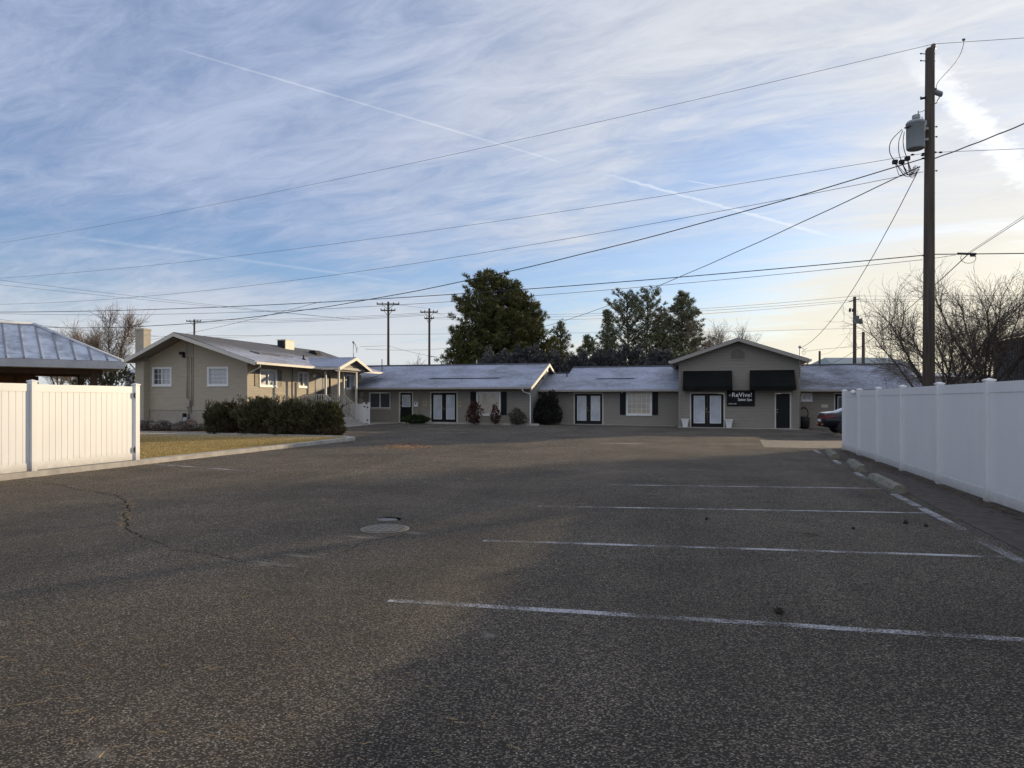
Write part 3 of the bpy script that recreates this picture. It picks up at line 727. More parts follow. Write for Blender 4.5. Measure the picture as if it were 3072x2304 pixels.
def door(root, F_, a0, a1, z0, z1, leaves=1, lite=None, knob='l', trimm=M_TRIM, tw=0.075, glassm=G_SHADE):
    mb = MB(); F_.box(mb, a0, a0 + tw, z0, z1, -0.02, 0.03); F_.box(mb, a1 - tw, a1, z0, z1, -0.02, 0.03); F_.box(mb, a0 + tw, a1 - tw, z1 - tw, z1, -0.02, 0.03)
    F_.box(mb, a0 + tw, a1 - tw, z0, z0 + 0.035, -0.06, 0.05)
    fo = mb.build('door_frame', trimm, root)
    b0, b1, y0, y1 = a0 + tw + 0.004, a1 - tw - 0.004, z0 + 0.038, z1 - tw - 0.004
    wd = (b1 - b0) / leaves
    for i in range(leaves):
        x0, x1 = b0 + i * wd + 0.003, b0 + (i + 1) * wd - 0.003
        mb = MB()
        if lite:
            ls, lb, lt = lite
            F_.box(mb, x0, x0 + ls, y0, y1, -0.07, -0.03); F_.box(mb, x1 - ls, x1, y0, y1, -0.07, -0.03)
            F_.box(mb, x0 + ls, x1 - ls, y0, y0 + lb, -0.07, -0.03); F_.box(mb, x0 + ls, x1 - ls, y1 - lt, y1, -0.07, -0.03)
        else: F_.box(mb, x0, x1, y0, y1, -0.07, -0.03)
        d_ = mb.build('door', M_BLACKD, root)
        if lite:
            m_ = MB(); F_.box(m_, x0 + ls + 0.03, x1 - ls - 0.03, y0 + lb + 0.03, y1 - lt - 0.03, -0.06, -0.05); m_.build('pane', glassm, d_)
            m_ = MB(); F_.ring(m_, x0 + ls, x1 - ls, y0 + lb, y1 - lt, 0.03, -0.058, -0.026); m_.build('lite_frame', M_WHITE if lite else M_BLACKD, d_)
        side = (x1 - 0.06) if (leaves == 2 and i == 0) or (leaves == 1 and knob == 'r') else x0 + 0.06
        if leaves == 1 or i == 1 or True:
            m_ = MB()
            for zz in ((0.95, 1.12) if leaves == 1 or i == 0 else (0.95,)):
                c = F_.p(side, y0 + zz, -0.03)
                m_.tube([F_.p(side, y0 + zz, -0.03), F_.p(side, y0 + zz, 0.02), F_.p(side, y0 + zz, 0.045)], [0.022, 0.03, 0.022], 10)
            m_.build('door_handle', M_CHROME, d_)
    return (a0 + 0.02, a1 - 0.02, z0, z1 - 0.02)

def shutter(root, F_, a0, a1, z0, z1, m):
    mb = MB(); F_.ring(mb, a0, a1, z0, z1, 0.05, 0.002, 0.035)
    F_.box(mb, a0 + 0.05, a1 - 0.05, z0 + 0.05, z1 - 0.05, 0.002, 0.014)
    z = z0 + 0.08
    while z < z1 - 0.09:
        F_.box(mb, a0 + 0.05, a1 - 0.05, z, z + 0.022, 0.0141, 0.028); z += 0.05
    mb.build('shutter', m, root)

def gutter_pipe(root, pts, m=M_TRIM, r=0.035):
    mb = MB(); mb.tube(pts, r, 8); mb.build('downspout', m, root)

# ------------------------------------------------------------------ the house on the left
HV, HU0, HU1 = 32.2, -29.9, -23.2
AP_U, AP_Z = -26.87, 5.17; SR, SL = 0.32, 0.44; EV0, EV1 = 31.1, 45.6; EUR = -21.96; EUL = -30.15
zr = lambda u: AP_Z - SR * (u - AP_U) if u > AP_U else AP_Z - SL * (AP_U - u)
hs = Root('house', (-26.5, 32.2, 0), 'taupe gabled house with chimney, porch and outside stairs behind the junipers', 'house')
Ff, Fr = Face('f', HV), Face('r', HU1)
holes_f = [window(hs, Ff, -29.2, -27.93, 2.38, 3.40, G_DARK, True, (4, 3), panes=[G_DARK, G_BLIND]),
           window(hs, Ff, -25.66, -24.35, 2.37, 3.38, G_BLIND, False, (4, 4))]
holes_r = [window(hs, Fr, 33.25, 34.85, 2.35, 3.30, G_BLIND, True, panes=[G_BLIND, G_SHADE]),
           window(hs, Fr, 37.0, 38.1, 2.37, 3.30, G_BLIND, True, (4, 3), panes=[G_DARK, G_BLIND]),
           window(hs, Fr, 42.7, 43.95, 2.36, 3.34, G_BLIND, True, panes=[G_DARK, G_BLIND])]
shutter(hs, Fr, 32.82, 33.22, 2.37, 3.29, M_SHUTB); shutter(hs, Fr, 34.88, 35.28, 2.37, 3.29, M_SHUTB); shutter(hs, Fr, 42.3, 42.67, 2.38, 3.33, M_SHUTB)
mb = MB(); ZW = 3.70
Ff.sheet(mb, HU0, HU1, 1.08, 3.62, holes_f)
mb.add([(HU0, HV, 3.62), (HU1, HV, 3.62), (HU1, HV, zr(HU1) - 0.14), (AP_U, HV, AP_Z - 0.14), (HU0, HV, zr(HU0) - 0.14)], [(0, 1, 2, 3, 4)])
dh = (38.9, 40.8, 1.08, 3.22)
Fr.sheet(mb, HV, 44.9, 1.08, zr(HU1) - 0.14, holes_r + [(38.95, 40.75, 1.08, 3.18)])
mb.add([(HU0, HV, 1.08), (HU0, 44.9, 1.08), (HU0, 44.9, zr(HU0) - 0.14), (HU0, HV, zr(HU0) - 0.14)], [(0, 1, 2, 3)])
mb.add([(HU0, 44.9, 0), (HU1, 44.9, 0), (HU1, 44.9, zr(HU1) - 0.14), (AP_U, 44.9, AP_Z - 0.14), (HU0, 44.9, zr(HU0) - 0.14)], [(0, 1, 2, 3, 4)])
mb.build('wall', M_SIDH, hs)
MB().box((HU0 + 0.03, HV + 0.03, -0.1), (HU1 - 0.03, 44.88, 1.079)).build('foundation', M_FOUND, hs)
mb = MB(); mb.box((HU1 - 0.09, HV - 0.012, 1.08), (HU1 + 0.012, HV + 0.09, zr(HU1) - 0.145)); mb.box((HU0 - 0.012, HV - 0.012, 1.08), (HU0 + 0.09, HV + 0.09, zr(HU0) - 0.145)); mb.build_each('corner_board', M_SIDH, hs)
mb = MB()
mb.slab([(AP_U, EV0, AP_Z), (EUR, EV0, zr(EUR)), (EUR, EV1, zr(EUR)), (AP_U, EV1, AP_Z)], 0.07)
mb.slab([(EUL, EV0, zr(EUL)), (AP_U, EV0, AP_Z), (AP_U, EV1, AP_Z), (EUL, EV1, zr(EUL))], 0.07)
roof = mb.build('roof', mat('half_frosted_shingles', rough=0.8, fn=f_roof(0.26, 3.95, 4.65)), hs)
mb = MB()
mb.slab([(AP_U, EV0 + 0.04, AP_Z - 0.072), (EUR - 0.04, EV0 + 0.04, zr(EUR - 0.04) - 0.072), (EUR - 0.04, EV1 - 0.04, zr(EUR - 0.04) - 0.072), (AP_U, EV1 - 0.04, AP_Z - 0.072)], 0.05)
mb.slab([(EUL + 0.04, EV0 + 0.04, zr(EUL + 0.04) - 0.072), (AP_U, EV0 + 0.04, AP_Z - 0.072), (AP_U, EV1 - 0.04, AP_Z - 0.072), (EUL + 0.04, EV1 - 0.04, zr(EUL + 0.04) - 0.072)], 0.05)
mb.build('soffit', M_SOFFIT, hs)
def rake(mb, v, u0, z0, u1, z1, h=0.19, t=0.035):
    mb.hexa([(u0, v - t, z0 - h), (u1, v - t, z1 - h), (u1, v, z1 - h), (u0, v, z0 - h), (u0, v - t, z0), (u1, v - t, z1), (u1, v, z1), (u0, v, z0)])
mb = MB(); rake(mb, EV0 - 0.003, EUL, zr(EUL) - 0.035, AP_U, AP_Z - 0.035); rake(mb, EV0 - 0.003, AP_U + 0.001, AP_Z - 0.035, EUR, zr(EUR) - 0.035)
rake(mb, EV1 + 0.038, AP_U, AP_Z - 0.035, EUR, zr(EUR) - 0.035)
mb.build_each('fascia', M_TRIM, hs)
mb = MB(); ge_z = zr(EUR)
mb.box((EUR + 0.003, EV0, ge_z - 0.17), (EUR + 0.11, 37.35, ge_z - 0.05)); mb.box((EUR + 0.003, 41.45, ge_z - 0.17), (EUR + 0.11, EV1, ge_z - 0.05))
mb.build_each('gutter', M_TRIM, hs)
gutter_pipe(hs, [(EUR + 0.05, 31.45, ge_z - 0.17), (EUR + 0.02, 31.5, ge_z - 0.3), (HU1 + 0.15, 32.0, ge_z - 0.62), (HU1 + 0.06, 32.08, ge_z - 0.8), (HU1 + 0.06, 32.08, 0.15)])
gutter_pipe(hs, [(EUL + 0.03, 31.6, zr(EUL) - 0.15), (HU0 - 0.02, 31.95, zr(EUL) - 0.6), (HU0 - 0.06, 32.0, 2.9), (HU0 - 0.06, 32.0, 0.2)])
gutter_pipe(hs, [(EUR + 0.05, 45.2, ge_z - 0.16), (EUR - 0.1, 45.1, ge_z - 0.32), (HU1 + 0.07, 44.6, ge_z - 0.6), (HU1 + 0.07, 44.5, 2.7)])
mb = MB(); mb.box((-29.93, 31.78, -0.05), (-29.38, 32.199, zr(-29.38) - 0.125)); mb.build('chimney_breast', M_SIDH, hs)
mb = MB(); mb.box((-29.93, 31.78, zr(-29.93) - 0.12), (-29.38, 32.30, 5.47)); mb.box((-29.955, 31.755, 5.40), (-29.355, 32.325, 5.50)); ch = mb.build('chimney', M_FOUND, roof)
# roof furniture
def on_px(px, v):   # u on a plane v=const seen at px
    return v * math.tan(math.atan((px - 1536) / F) - TH)
mb = MB(); uu = on_px(643, 36.0); mb.tube([(uu, 36.0, zr(uu) - 0.02), (uu, 36.0, zr(uu) + 0.28)], 0.07, 10); mb.lathe((uu, 36.0, zr(uu) + 0.28), [(0.13, 0), (0.15, 0.03), (0.15, 0.1), (0.1, 0.13)], 12); mb.build('vent_pipe', M_DARK, roof)
mb = MB(); uu = -26.6
mb.box((uu, 40.0, 4.75), (uu + 0.6, 41.0, 5.47)); mb.box((uu - 0.03, 39.97, 5.47), (uu + 0.63, 41.03, 5.50)); cb = mb.build('cooler', mat('cooler_beige', (0.42, 0.38, 0.30), 0.5), roof)
mb = MB(); mb.box((uu + 0.06, 39.962, 4.95), (uu + 0.54, 39.969, 5.42)); mb.build('cooler_grille', M_DARK, cb)
mb = MB(); uu = -25.7; mb.prism([(uu, 42.2, zr(uu) - 0.02), (uu + 0.7, 42.2, zr(uu + 0.7) - 0.02), (uu + 0.5, 42.2, zr(uu) + 0.12), (uu + 0.1, 42.2, zr(uu) + 0.14)], (0, 0.6, 0)); mb.build('roof_vent', M_DARK, roof)
mb = MB(); uu = -23.4; mb.lathe((uu, 37.9, zr(uu) - 0.03), [(0.16, 0), (0.05, 0.12), (0.04, 0.3)], 10); mb.build('vent_pipe', M_DARK, roof)
mb = MB(); mb.slab([(-24.05, 33.6, zr(-24.05) + 0.05), (-23.55, 33.75, zr(-23.55) + 0.075), (-23.55, 37.0, zr(-23.55) + 0.075), (-24.05, 37.0, zr(-24.05) + 0.05)], 0.10); mb.build('roof_vent', M_ROOFT, roof)
# gable vent, light, conduits and gas meter
mb = MB(); Ff.ring(mb, -26.99, -26.54, 3.98, 4.78, 0.04, 0.001, 0.04)
for k in range(13): Ff.box(mb, -26.95, -26.58, 4.03 + k * 0.055, 4.05 + k * 0.055, 0.002, 0.03)
mb.build('gable_vent', M_FOUND, hs)
mb = MB(); mb.box((-27.25, 31.95, 4.05), (-27.03, 32.12, 4.2)); mb.tube([(-27.1, 32.2, 4.0), (-27.1, 32.06, 4.06)], 0.03, 6); mb.box((-27.18, 32.1, 3.9), (-27.05, 32.2, 4.02)); mb.build('floodlight', M_DARK, hs)
mb = MB()
for k, (uu, z0) in enumerate(((-26.93, 1.7), (-26.82, 0.5), (-26.66, 0.9), (-26.55, 1.3))): mb.tube([(uu, 32.165, z0), (uu, 32.165, 3.95)], 0.022, 6)
mb.box((-26.98, 32.1, 1.25), (-26.72, 32.19, 1.6)); mb.build_each('conduit', M_FOUND, hs)
mb = MB(); mb.box((-27.1, 32.02, 0.15), (-26.98, 32.18, 0.9)); mb.tube([(-26.9, 31.95, 0.35), (-26.9, 31.95, 0.2), (-26.62, 31.95, 0.2), (-26.6, 31.95, 0.9)], 0.025, 6); mb.build('gas_pipe', M_DARK, hs)
mb = MB(); mb.lathe((-26.78, 31.9, 0.47), [(0.06, -0.14), (0.13, -0.1), (0.14, 0.08), (0.08, 0.14)], 14); mb.box((-26.9, 31.82, 0.55), (-26.66, 31.98, 0.7)); mb.build('gas_meter', M_GALV, hs)
mb = MB(); mb.tube([(HU1 + 0.03, 36.35, 1.3), (HU1 + 0.03, 36.35, 3.6)], 0.025, 6); mb.build_each('conduit', M_SHUTB, hs)
mb = MB(); mb.lathe((HU1 + 0.14, 38.55, 3.1), [(0.05, -0.1), (0.11, -0.02), (0.12, 0.08), (0.06, 0.12)], 12); mb.build('porch_lamp', M_WHITE, hs)
# sliding door
mb = MB(); Fr.ring(mb, 38.9, 40.8, 1.10, 3.22, 0.08, -0.03, 0.03); sd = mb.build('sliding_door', M_TRIMB, hs)
for a, b_, g in ((38.99, 39.86, G_DARK), (39.88, 40.71, G_DARK)):
    m_ = MB(); Fr.ring(m_, a, b_, 1.19, 3.13, 0.06, -0.075, -0.035); m_.build('sash', M_SHUTB, sd)
    m_ = MB(); Fr.box(m_, a + 0.06, b_ - 0.06, 1.25, 3.07, -0.07, -0.05); m_.build('pane', g, sd)
# porch: landing, steps, posts, rails, gable roof
LZ = 1.05; PV0, PV1 = 37.75, 40.05; PU = -21.8
mb = MB(); mb.box((HU1 + 0.001, PV0, 0.0), (PU, PV1, LZ)); mb.build('landing', M_CONC, hs)
zg = gz(-20.5, 39) + 0.03; NS = 6
for i in range(NS - 1):
    z = LZ - (i + 1) * (LZ - zg) / NS
    mb = MB(); mb.box((PU + i * 0.23 + 0.001, PV0, zg - 0.03), (PU + (i + 1) * 0.23, PV1, z)); mb.build('step', M_CONC, hs)
EU = PU + 0.23 * (NS - 1)
pr_z = lambda v: 4.25 - 0.33 * abs(v - 39.4)
PG = -20.7
mb = MB()
mb.slab([(-24.05, 37.35, pr_z(37.35) + 0.0), (PG, 37.35, pr_z(37.35)), (PG, 39.4, 4.25), (-24.05, 39.4, 4.25)], 0.06)
mb.slab([(-24.05, 39.4, 4.25), (PG, 39.4, 4.25), (PG, 41.45, pr_z(41.45)), (-24.05, 41.45, pr_z(41.45))], 0.06)
mb.build('porch_roof', M_ROOF, hs)
mb = MB()
for a, b_ in ((37.33, 39.4), (39.4, 41.47)):
    mb.hexa([(PG + 0.003, a, pr_z(a) - 0.21), (PG + 0.04, a, pr_z(a) - 0.21), (PG + 0.04, b_, pr_z(b_) - 0.21), (PG + 0.003, b_, pr_z(b_) - 0.21), (PG + 0.003, a, pr_z(a) - 0.03), (PG + 0.04, a, pr_z(a) - 0.03), (PG + 0.04, b_, pr_z(b_) - 0.03), (PG + 0.003, b_, pr_z(b_) - 0.03)])
mb.box((EUR + 0.003, 37.25, pr_z(37.35) - 0.17), (PG, 37.348, pr_z(37.35) - 0.05)); mb.box((EUR + 0.003, 41.452, pr_z(37.35) - 0.17), (PG, 41.55, pr_z(37.35) - 0.05))
mb.build_each('porch_fascia', M_TRIM, hs)
mb = MB(); mb.prism([(PG - 0.35, 37.6, 3.44), (PG - 0.35, 41.2, 3.44), (PG - 0.35, 39.4, 4.03)], (-0.03, 0, 0)); mb.box((HU1 + 0.03, 37.5, 3.38), (PG - 0.2, 37.62, 3.52)); mb.box((HU1 + 0.03, 41.18, 3.38), (PG - 0.2, 41.3, 3.52)); mb.box((PG - 0.5, 37.62, 3.33), (PG - 0.4, 41.18, 3.435)); mb.build('porch_gable', M_SOFFIT, hs)
mb = MB(); mb.bar((PG - 0.28, 37.7, 3.5), (PG - 0.28, 41.1, 3.5), 0.05, 0.14); mb.build('tie_beam', M_TRIMB, hs)
for (u, v, z0) in ((PU - 0.06, PV0 + 0.06, LZ), (PU - 0.06, PV1 - 0.06, LZ), (-21.0, PV0 + 0.06, 0.05), (-21.0, PV1 - 0.06, 0.05)):
    MB().box((u - 0.05, v - 0.05, z0), (u + 0.05, v + 0.05, 3.33)).build('porch_post', M_TRIM, hs)
def railing(p0, p1, n, h=0.9, hb=0.12):
    mb = MB(); a, b_ = Vector(p0), Vector(p1); up = Vector((0, 0, 1))
    mb.bar(a + up * h, b_ + up * h, 0.06, 0.05); mb.bar(a + up * hb, b_ + up * hb, 0.05, 0.05)
    for i in range(n):
        p = a.lerp(b_, (i + 0.5) / n); mb.bar(p + up * (hb + 0.02), p + up * (h - 0.02), 0.035)
    mb.build('railing', M_TRIM, hs)
railing((HU1 + 0.02, PV0 + 0.06, LZ), (PU - 0.12, PV0 + 0.06, LZ), 8); railing((HU1 + 0.02, PV1 - 0.06, LZ), (PU - 0.12, PV1 - 0.06, LZ), 8)
railing((PU, PV0 + 0.06, LZ - 0.05), (-21.06, PV0 + 0.06, LZ - 0.62), 6); railing((PU, PV1 - 0.06, LZ - 0.05), (-21.06, PV1 - 0.06, LZ - 0.62), 6)
# service mast of the porch
mb = MB(); mb.tube([(-20.9, 39.45, 3.9), (-20.9, 39.45, 5.15)], 0.025, 8); mb.lathe((-20.9, 39.45, 5.15), [(0.05, -0.05), (0.09, 0), (0.06, 0.08)], 10)
for k in range(3): mb.tube([(-20.9 + 0.05, 39.45, 5.12), (-20.7, 39.4, 5.0 - k * .08), (-20.65, 39.35, 4.7 - k * .1), (-20.6 + k * .05, 39.3, 4.85)], 0.01, 4)
mb.build('service_mast', M_GALV, hs)

# ------------------------------------------------------------------ left wing of the salon building
LV, LU0, LU1 = 44.4, -23.18, -10.98
def gable_block(root, v, u0, u1, zg_, ev, ez, slope, rv, fasc=0.12, roofm=M_ROOF, left=0.0, right=0.3, back=None, gutter=True):
    """front slope eave at v=ev,z=ez rising back to ridge v=rv; symmetric back slope"""
    rz = ez + slope * (rv - ev); bv = back or (2 * rv - ev); bz = rz - slope * (bv - rv)
    mb = MB(); a, b_ = u0 - left, u1 + right
    mb.slab([(a, ev, ez), (b_, ev, ez), (b_, rv, rz), (a, rv, rz)], 0.06)
    if bv > rv + 0.01: mb.slab([(a, rv, rz), (b_, rv, rz), (b_, bv, bz), (a, bv, bz)], 0.06)
    rf = mb.build('roof', roofm, root)
    mb = MB(); mb.box((a, ev - 0.1, ez - fasc), (b_, ev - 0.003, ez - 0.02)); mb.build_each('gutter', M_TRIMB, root)
    mb = MB(); mb.box((a, ev + 0.02, ez - fasc - 0.03), (b_ - 0.02, v - 0.002, ez - fasc)); mb.build('soffit', M_SOFFIT, root)
    return rf, rz
lw = Root('salon_wing', (-17, 44.4, 0), 'low taupe wing with frosted roof, three black doors and a curtained window', 'building')
zL = 0.02
F1 = Face('f', LV)
H = [window(lw, F1, -22.36, -20.7, 1.02, 2.18, G_DARK, True, frame=M_WHITE, casing=M_TRIM),
     door(lw, F1, -20.12, -19.08, zL + 0.05, 2.18, 1, (0.13, 1.05, 0.13), 'l'),
     door(lw, F1, -17.85, -15.9, zL + 0.02, 2.18, 2, (0.15, 0.26, 0.14)),
     window(lw, F1, -14.59, -12.94, 0.62, 2.155, G_CURT, False, frame=M_WHITE)]
shutter(lw, F1, -15.0, -14.63, 0.64, 2.15, M_SHUT); shutter(lw, F1, -12.90, -12.53, 0.64, 2.15, M_SHUT)
# window curtains: one half lit, pleated
mb = MB(); F1.sheet(mb, LU0, LU1, -0.1, 2.45, H)
mb.add([(LU1, 44.4, -0.1), (LU1, 54.0, -0.1), (LU1, 54.0, 2.43), (LU1, 48.95, 4.10), (LU1, 44.4, 2.62)], [(0, 1, 2, 3, 4)])
mb.build('wall', M_SID, lw)
rfL, rzL = gable_block(lw, LV, -26.0, LU1, 0, 43.5, 2.45, 0.3211, 48.95, left=-2.3)
mb = MB()    # bring the ridge behind the house too
mb.slab([(-26.6, 45.9, 2.45 + .3211 * 2.4), (-23.7, 45.9, 2.45 + .3211 * 2.4), (-23.7, 48.95, rzL), (-26.6, 48.95, rzL)], 0.06); mb.build('roof_wing', M_ROOF, lw)
mb = MB()
for (va, za), (vb, zb_) in (((43.45, 2.43), (48.95, rzL)), ((48.95, rzL), (54.3, rzL - 0.3211 * 5.35))):
    u = LU1 + 0.303; mb.hexa([(u, va, za - 0.21), (u + 0.035, va, za - 0.21), (u + 0.035, vb, zb_ - 0.21), (u, vb, zb_ - 0.21), (u, va, za - 0.02), (u + 0.035, va, za - 0.02), (u + 0.035, vb, zb_ - 0.02), (u, vb, zb_ - 0.02)])
mb.build_each('rake_board', M_TRIM, lw)
FR2 = Face('r', LU1); mb = MB(); FR2.ring(mb, 47.75, 48.35, 3.05, 3.65, 0.05, 0.002, 0.05)
for k in range(8): FR2.box(mb, 47.8, 48.3, 3.12 + k * 0.062, 3.14 + k * .062, 0.003, 0.04)
mb.build('gable_vent', M_SHUTB, lw)
mb = MB(); mb.box((LU1 + 0.002, 48.55, 3.6), (LU1 + 0.22, 48.85, 3.85)); mb.build('floodlight', M_WHITE, lw)
mb = MB(); mb.tube([(-11.25, 43.45, 2.32), (-11.2, 43.6, 2.15), (-10.95, 44.25, 2.02), (-10.93, 44.3, 1.85), (-10.93, 44.3, 0.3), (-10.9, 44.15, 0.12)], 0.04, 8); mb.build('downspout', M_WHITE, lw)
zlr = lambda v: 2.45 + 0.3211 * (v - 43.5)
def melt(root, u0, u1, v, zf, m):
    """a low ridge vent lying across the slope: its top frosted, its lower face dark"""
    mb = MB(); mb.hexa([(u0, v, zf(v) + 0.0), (u1, v, zf(v) + 0.0), (u1 + .25, v + 0.35, zf(v + .35) + 0.0), (u0 - .25, v + 0.35, zf(v + .35) + 0.0), (u0, v, zf(v) + 0.06), (u1, v, zf(v) + 0.06), (u1 + .25, v + 0.35, zf(v + .35) + 0.015), (u0 - .25, v + .35, zf(v + .35) + 0.015)])
    o = mb.build('roof_vent', m, root)
    MB().box((u0 + .01, v - 0.02, zf(v) - 0.01), (u1 - .01, v - 0.002, zf(v) + 0.045)).build('vent_lip', M_DARK, o)
melt(rfL, on_px(1290, 45.4), on_px(1498, 45.4), 45.4, zlr, M_ROOF)
mb = MB(); uu = on_px(1146, 47.6); mb.tube([(uu, 47.6, zlr(47.6)), (uu, 47.6, zlr(47.6) + 0.85)], 0.03, 6); mb.build('vent_pipe', M_DARK, rfL)
mb = MB(); uu = on_px(1430, 49.3); mb.tube([(uu, 49.3, zlr(48.5)), (uu, 49.3, rzL + 0.35)], 0.03, 6); mb.build('vent_pipe', M_GALV, rfL)
mb = MB(); mb.box((-23.1, 43.50, rzL - 0.02), (-23.0, 43.6, rzL)); 
# ridge caps
MB().prism([(-26.5, 48.75, rzL - 0.02), (-26.5, 48.95, rzL + 0.05), (-26.5, 49.15, rzL - 0.02)], (15.8, 0, 0)).build('ridge_cap', mat('dark_ridge', (0.06, 0.06, 0.065), 0.8), rfL)
# utility boxes at the corner by the stairs
mb = MB(); mb.box((-23.0, 44.15, 1.1), (-22.7, 44.39, 1.75)); mb.box((-22.95, 44.2, 1.85), (-22.65, 44.39, 2.2)); mb.tube([(-22.85, 44.3, 0.3), (-22.85, 44.3, 2.4)], 0.03, 6); mb.build('meter_box', M_FOUND, lw)

# ------------------------------------------------------------------ middle wing
MV = 47.3
mw = Root('salon_wing', (-6, 47.3, -0.06), 'recessed middle wing with black french doors and a shuttered window', 'building')
F2 = Face('f', MV)
H = [window(mw, F2, -10.75, -10.1, 1.66, 2.10, G_DARK, True, frame=M_WHITE),
     door(mw, F2, -8.65, -6.64, -0.06, 2.12, 2, (0.15, 0.26, 0.14), glassm=G_SHADE),
     window(mw, F2, -5.13, -3.46, 0.625, 2.14, G_CURT, False, (5, 4), frame=M_WHITE)]
shutter(mw, F2, -5.54, -5.17, 0.64, 2.13, M_SHUT); shutter(mw, F2, -3.43, -3.06, 0.64, 2.13, M_SHUT)
mb = MB(); F2.sheet(mb, LU1, -1.67, -0.3, 2.4, H); mb.build('wall', M_SID, mw)
zm = lambda v: 2.31 + 0.33 * (v - 46.7)
mb = MB()
mb.slab([(LU1 + 0.01, 46.7, zm(46.7)), (-9.54, 46.7, zm(46.7)), (-9.54, 50.5, zm(50.5)), (LU1 + 0.01, 50.5, zm(50.5))], 0.06)
mb.slab([(-9.54, 46.7, zm(46.7)), (-1.68, 46.7, zm(46.7)), (-1.68, 52, zm(52)), (-9.54, 52, zm(52))], 0.06)
mb.slab([(-9.54, 52, zm(52)), (-1.68, 52, zm(52)), (-1.68, 57.3, zm(46.7)), (-9.54, 57.3, zm(46.7))], 0.06)
rfM = mb.build('roof', M_ROOF, mw)
mb = MB(); mb.box((LU1 + 0.05, 46.6, zm(46.7) - 0.13), (-1.68, 46.697, zm(46.7) - 0.02)); mb.build_each('gutter', M_TRIMB, mw)
mb = MB(); mb.box((LU1 + 0.05, 46.72, zm(46.7) - 0.16), (-1.7, 47.298, zm(46.7) - 0.13)); mb.build('soffit', M_SOFFIT, mw)
MB().prism([(-9.54, 51.8, zm(52) - 0.02), (-9.54, 52, zm(52) + 0.05), (-9.54, 52.2, zm(52) - 0.02)], (7.85, 0, 0)).build('ridge_cap', MATS['dark_ridge'], rfM)
MB().prism([(LU1 + .05, 50.3, zm(50.5) - 0.03), (LU1 + .05, 50.52, zm(50.5) + 0.04), (LU1 + .05, 50.6, zm(50.5) - 0.1)], (1.38, 0, 0)).build('ridge_cap', MATS['dark_ridge'], rfM)
melt(rfM, on_px(1793, 49.0), on_px(1902, 49.0), 49.0, zm, M_ROOF)
mb = MB(); uu = on_px(1700.7, 49.6); mb.tube([(uu, 49.6, zm(49.6)), (uu, 49.6, zm(49.6) + 0.36)], 0.04, 8); mb.build('vent_pipe', M_DARK, rfM)
mb = MB(); mb.lathe((on_px(1866, 46.9), 46.95, 2.12), [(0.05, -0.04), (0.06, 0.03)], 10); mb.build('soffit_lamp', M_WHITE, mw)

# ------------------------------------------------------------------ gabled salon front
RV, RU0, RU1 = 45.3, -1.67, 5.31
sf = Root('salon_building', (1.8, 45.3, -0.1), 'tall gabled salon front with two black awnings and a black sign', 'building')
F3 = Face('f', RV); RC = 1.83
rz3 = lambda u: 5.38 - 0.335 * abs(u - RC)
H = [door(sf, F3, -1.0, 1.08, -0.09, 2.09, 2, (0.15, 0.24, 0.13), glassm=G_SHADE),
     door(sf, F3, 3.94, 4.87, -0.11, 2.07, 1, None, 'l')]
mb = MB(); F3.sheet(mb, RU0, RU1, -0.3, 3.9, H)
mb.add([(RU0, RV, 3.9), (RU1, RV, 3.9), (RU1, RV, rz3(RU1) - 0.13), (RC, RV, 5.25), (RU0, RV, rz3(RU0) - 0.13)], [(0, 1, 2, 3, 4)])
for u in (RU0, RU1): mb.add([(u, RV, -0.3), (u, 56, -0.3), (u, 56, rz3(RU1) - 0.13), (u, RV, rz3(RU1) - 0.13)], [(0, 1, 2, 3)])
mb.build('wall', M_SID, sf)
mb = MB()
for a, b_ in ((RU0 - 0.012, RU0 + 0.14), (RU1 - 0.12, RU1 + 0.012)): F3.box(mb, a, b_, -0.1, rz3(RU0) - 0.2, 0.002, 0.025)
mb.build_each('corner_board', M_SID, sf)
mb = MB()
mb.slab([(RC, 44.7, 5.38), (5.8, 44.7, rz3(5.8)), (5.8, 56.5, rz3(5.8)), (RC, 56.5, 5.38)], 0.06); mb.slab([(-2.14, 44.7, rz3(-2.14)), (RC, 44.7, 5.38), (RC, 56.5, 5.38), (-2.14, 56.5, rz3(-2.14))], 0.06)
rfS = mb.build('roof', M_ROOFT, sf)
mb = MB(); q = lambda u: rz3(u) - 0.062
mb.slab([(RC, 44.73, q(RC)), (5.77, 44.73, q(5.77)), (5.77, 56.4, q(5.77)), (RC, 56.4, q(RC))], 0.04); mb.slab([(-2.11, 44.73, q(-2.11)), (RC, 44.73, q(RC)), (RC, 56.4, q(RC)), (-2.11, 56.4, q(-2.11))], 0.04)
mb.build('soffit', M_SOFFIT, sf)
mb = MB(); rake(mb, 44.697, -2.14, rz3(-2.14) - 0.03, RC, 5.35, 0.2); rake(mb, 44.697, RC + .001, 5.35, 5.8, rz3(5.8) - 0.03, 0.2); mb.build_each('fascia', M_TRIMB, sf)
mb = MB(); mb.box((5.803, 44.6, rz3(5.8) - 0.16), (5.92, 56.4, rz3(5.8) - 0.03)); mb.box((-2.25, 44.6, rz3(5.8) - 0.16), (-2.143, 56.4, rz3(5.8) - 0.03)); mb.build_each('gutter', M_TRIM, sf)
gutter_pipe(sf, [(5.8, 45.0, rz3(5.8) - 0.16), (5.75, 45.15, rz3(5.8) - 0.3), (RU1 + 0.06, 45.35, rz3(5.8) - 0.5), (RU1 + 0.05, 45.4, 0.0)], M_TRIM)
gutter_pipe(sf, [(-2.15, 45.0, rz3(5.8) - 0.16), (-2.1, 45.15, rz3(5.8) - 0.35), (RU0 - 0.05, 45.4, rz3(5.8) - 0.6), (RU0 - 0.05, 45.5, 3.4)], M_SHUTB)
